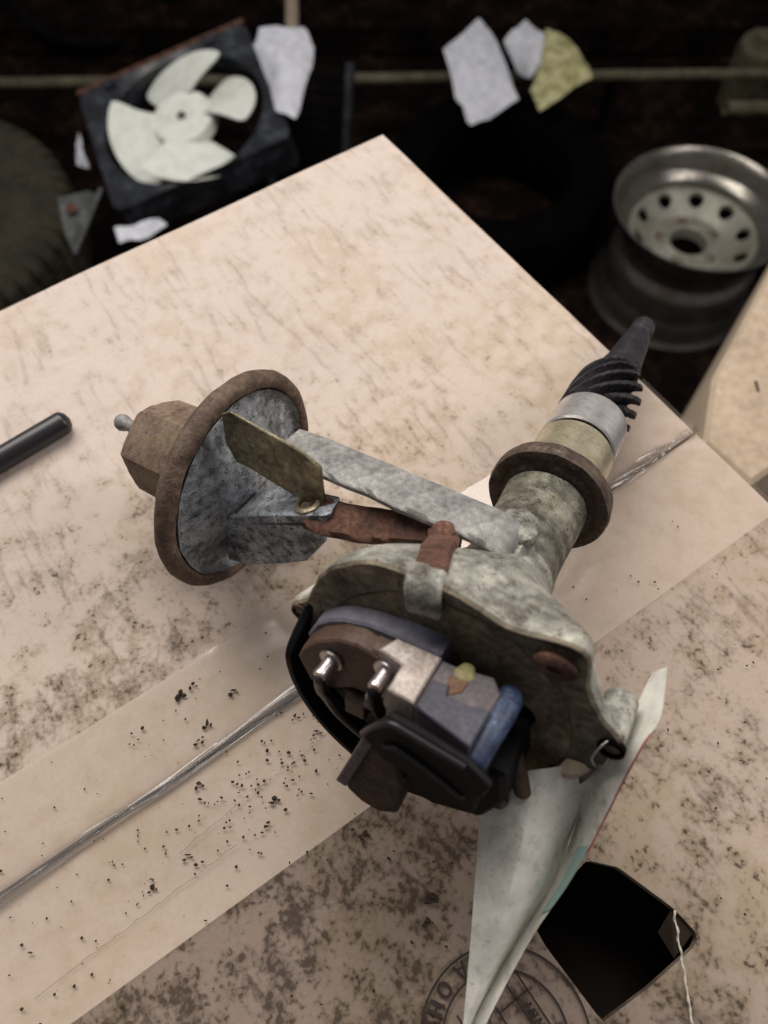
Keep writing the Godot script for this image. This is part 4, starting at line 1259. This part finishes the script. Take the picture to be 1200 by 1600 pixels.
func steel_wheel() -> void:
	var w := thing("wheel_rim", "bare grey steel car wheel lying flat behind the box at the right", "wheel rim")
	w.position = Vector3(0.645, -0.851, -1.305)
	w.rotation_degrees = Vector3(0, 20, 0)
	var up := along(Vector3.UP, Vector3.ZERO)
	# barrel: outside up to the lip, then down the inside
	var prof := [[-0.232, 0.1815], [-0.237, 0.180], [-0.238, 0.176], [-0.230, 0.170], [-0.222, 0.1665], [-0.206, 0.1645], [-0.190, 0.1640], [-0.182, 0.1585], [-0.172, 0.1575], [-0.140, 0.1570], [-0.124, 0.1545], [-0.114, 0.149], [-0.106, 0.141], [-0.098, 0.137], [-0.064, 0.136], [-0.054, 0.141], [-0.046, 0.152], [-0.038, 0.1625], [-0.022, 0.1655], [-0.012, 0.169], [-0.006, 0.177], [-0.001, 0.181], [0.002, 0.1805], [0.002, 0.177], [-0.004, 0.173], [-0.010, 0.166], [-0.022, 0.162], [-0.036, 0.159], [-0.042, 0.152], [-0.050, 0.140], [-0.061, 0.1325], [-0.098, 0.132], [-0.112, 0.140], [-0.150, 0.150], [-0.20, 0.158], [-0.232, 0.170]]
	var b := lathe(prof, 128, 1.0, 0.0, 1, false)
	b.move(up)
	put("barrel", b, M.wheel, w, 60.0, false)
	# disc with ten round holes
	var s := Soup.new()
	var top_of := func(r: float) -> float:
		return -0.058 - 0.040 * (0.134 - r) / 0.054 - 0.006 * smoothstep(0.124, 0.134, r)
	for k in 10:
		var tc := TAU * (k + 0.5) / 10.0
		var outer := []
		var inner := []
		for j in 32:
			var a := TAU * j / 32.0
			var e := Vector2(cos(a), sin(a))
			var sqv := e / maxf(absf(e.x), absf(e.y))
			outer.append([0.107 + sqv.y * 0.0265, tc + sqv.x * PI / 10.0])
			inner.append([0.110 + e.y * 0.0125, tc + e.x * 0.0155 / 0.110])
		var rings := []
		for lv in [[0.0, 0.0, 0.0], [0.35, 0.0, 0.0], [0.7, 0.0, 0.0], [0.93, 0.0, 0.0], [1.0, -0.0012, 0.0], [1.0, -0.009, 0.0]]:
			var r := PackedVector3Array()
			for j in 32:
				var rr := lerpf(outer[j][0], inner[j][0], lv[0])
				var th := lerpf(outer[j][1], inner[j][1], lv[0])
				r.append(Vector3(cos(th) * rr, top_of.call(rr) + lv[1], sin(th) * rr))
			rings.append(r)
		s.grid(rings, true)
	put("disc_web", s, M.wheeldisc, w, 50.0, false)
	var hub := lathe([[-0.118, 0.0375], [-0.096, 0.0385], [-0.091, 0.041], [-0.090, 0.045], [-0.094, 0.052], [-0.0955, 0.066], [-0.0975, 0.074], [-0.0980, 0.0806]], 72, 1.0, 0.0, 1, false)
	hub.move(up)
	put("hub_plate", hub, M.wheeldisc, w, 50.0, false)
	for k in 5:
		var a := TAU * k / 5.0
		var n := lathe([[-0.0985, 0.0105], [-0.0965, 0.0105], [-0.096, 0.0085], [-0.099, 0.0065], [-0.0992, 0.0]], 20, 1.0)
		n.move(along(Vector3.UP, Vector3(cos(a) * 0.059, 0.0035, sin(a) * 0.059)))
		put("stud_hole", n, M.rust, w)

func cooling_fan() -> void:
	var f := thing("cooling_fan", "white four-blade cooling fan in a black square shroud behind the box", "fan")
	f.transform = Transform3D(Basis(Vector3(0.924, 0.218, -0.313), Vector3(-0.347, 0.143, -0.927), Vector3(-0.157, 0.965, 0.208)).orthonormalized(), Vector3(-0.384, -0.697, -1.374))
	# shroud: front plate with a round mouth, outer walls and inner tunnel
	var hx := 0.178
	var hy := 0.150
	var s := Soup.new()
	var n := 96
	var rows := []
	for lv in [[1.0, -0.075, true], [1.0, -0.003, true], [0.985, 0.0, true], [0.0, -0.006, false], [0.0, -0.010, false], [0.0, -0.055, false]]:
		var r := PackedVector3Array()
		for j in n:
			var a := TAU * j / n
			var e := Vector2(cos(a), sin(a))
			if lv[2]:
				var k := minf(hx / maxf(absf(e.x), 1e-5), hy / maxf(absf(e.y), 1e-5))
				var p := e * k
				# blunt the corners
				var over := maxf(0.0, absf(p.x) / hx + absf(p.y) / hy - 1.86)
				p *= (1.0 - over * 0.15) * lv[0]
				r.append(Vector3(p.x, p.y, lv[1]))
			else:
				r.append(Vector3(e.x * 0.158 + 0.002, e.y * 0.143 - 0.004, lv[1]))
		rows.append(r)
	s.grid(rows, true)
	put("shroud", s, M.shroud, f, 40.0, false)
	put("back_rim", box(Vector3(0, hy + 0.004, -0.035), Vector3(2.0 * hx, 0.010, 0.075), 0.003, 1.0), M.rust, f)
	for q in [[-0.11, 0.138], [0.10, 0.138]]:
		put("shroud_pad", box(Vector3(q[0], q[1], 0.004), Vector3(0.022, 0.016, 0.012), 0.003, 1.0), M.shroud, f)
	for a in [0.6, 2.7, 4.7]:
		var arm := tube(PackedVector3Array([Vector3(cos(a) * 0.03, sin(a) * 0.03 - 0.006, -0.052), Vector3(cos(a) * 0.146, sin(a) * 0.137 - 0.006, -0.052)]), 0.007, 10)
		put("motor_arm", arm, M.shroud, f, 60.0)
	var mot := lathe([[-0.075, 0.045], [-0.030, 0.045], [-0.028, 0.03]], 40, 1.0)
	mot.move(Transform3D(Basis(), Vector3(0.004, -0.002, 0)))
	put("motor", mot, M.darkmetal, f)
	var rotor := Vector3(0.002, -0.008, 0.004)
	var hub := lathe([[-0.026, 0.061], [-0.006, 0.0605], [-0.001, 0.058], [0.001, 0.053], [0.001, 0.020], [-0.001, 0.018], [-0.001, 0.009]], 64, 1.0)
	hub.move(Transform3D(Basis(), rotor))
	put("fan_hub", hub, M.fan, f, 40.0, false)
	var nut := lathe([[-0.002, 0.0088], [0.003, 0.0085], [0.004, 0.006], [0.004, 0.0]], 16, 1.0)
	nut.move(Transform3D(Basis(), rotor))
	put("hub_nut", nut, M.greymetal, f)
	for deg in [6.0, 82.0, 190.0, 268.0]:
		var bl := Soup.new()
		var br := []
		for sd in [1.0, -1.0]:
			for i in 13:
				var u := i / 12.0 if sd > 0.0 else 1.0 - i / 12.0
				var rad := lerpf(0.050, 0.145, u)
				var half := lerpf(0.60, 0.74, u) * (1.0 - 0.10 * pow(u, 8.0))
				var row := PackedVector3Array()
				for j in 13:
					var t := (j / 12.0 - 0.5) * 2.0
					var th := deg_to_rad(deg) + t * half - 0.12 * u
					var rr := rad - 0.006 * pow(absf(t), 3.0) * u
					row.append(rotor + Vector3(cos(th) * rr, sin(th) * rr, -0.012 - t * lerpf(0.020, 0.030, u) + 0.004 * (1.0 - t * t) + sd * 0.0013))
				br.append(row)
		bl.grid(br)
		put("fan_blade", bl, M.fan, f, 50.0, false)
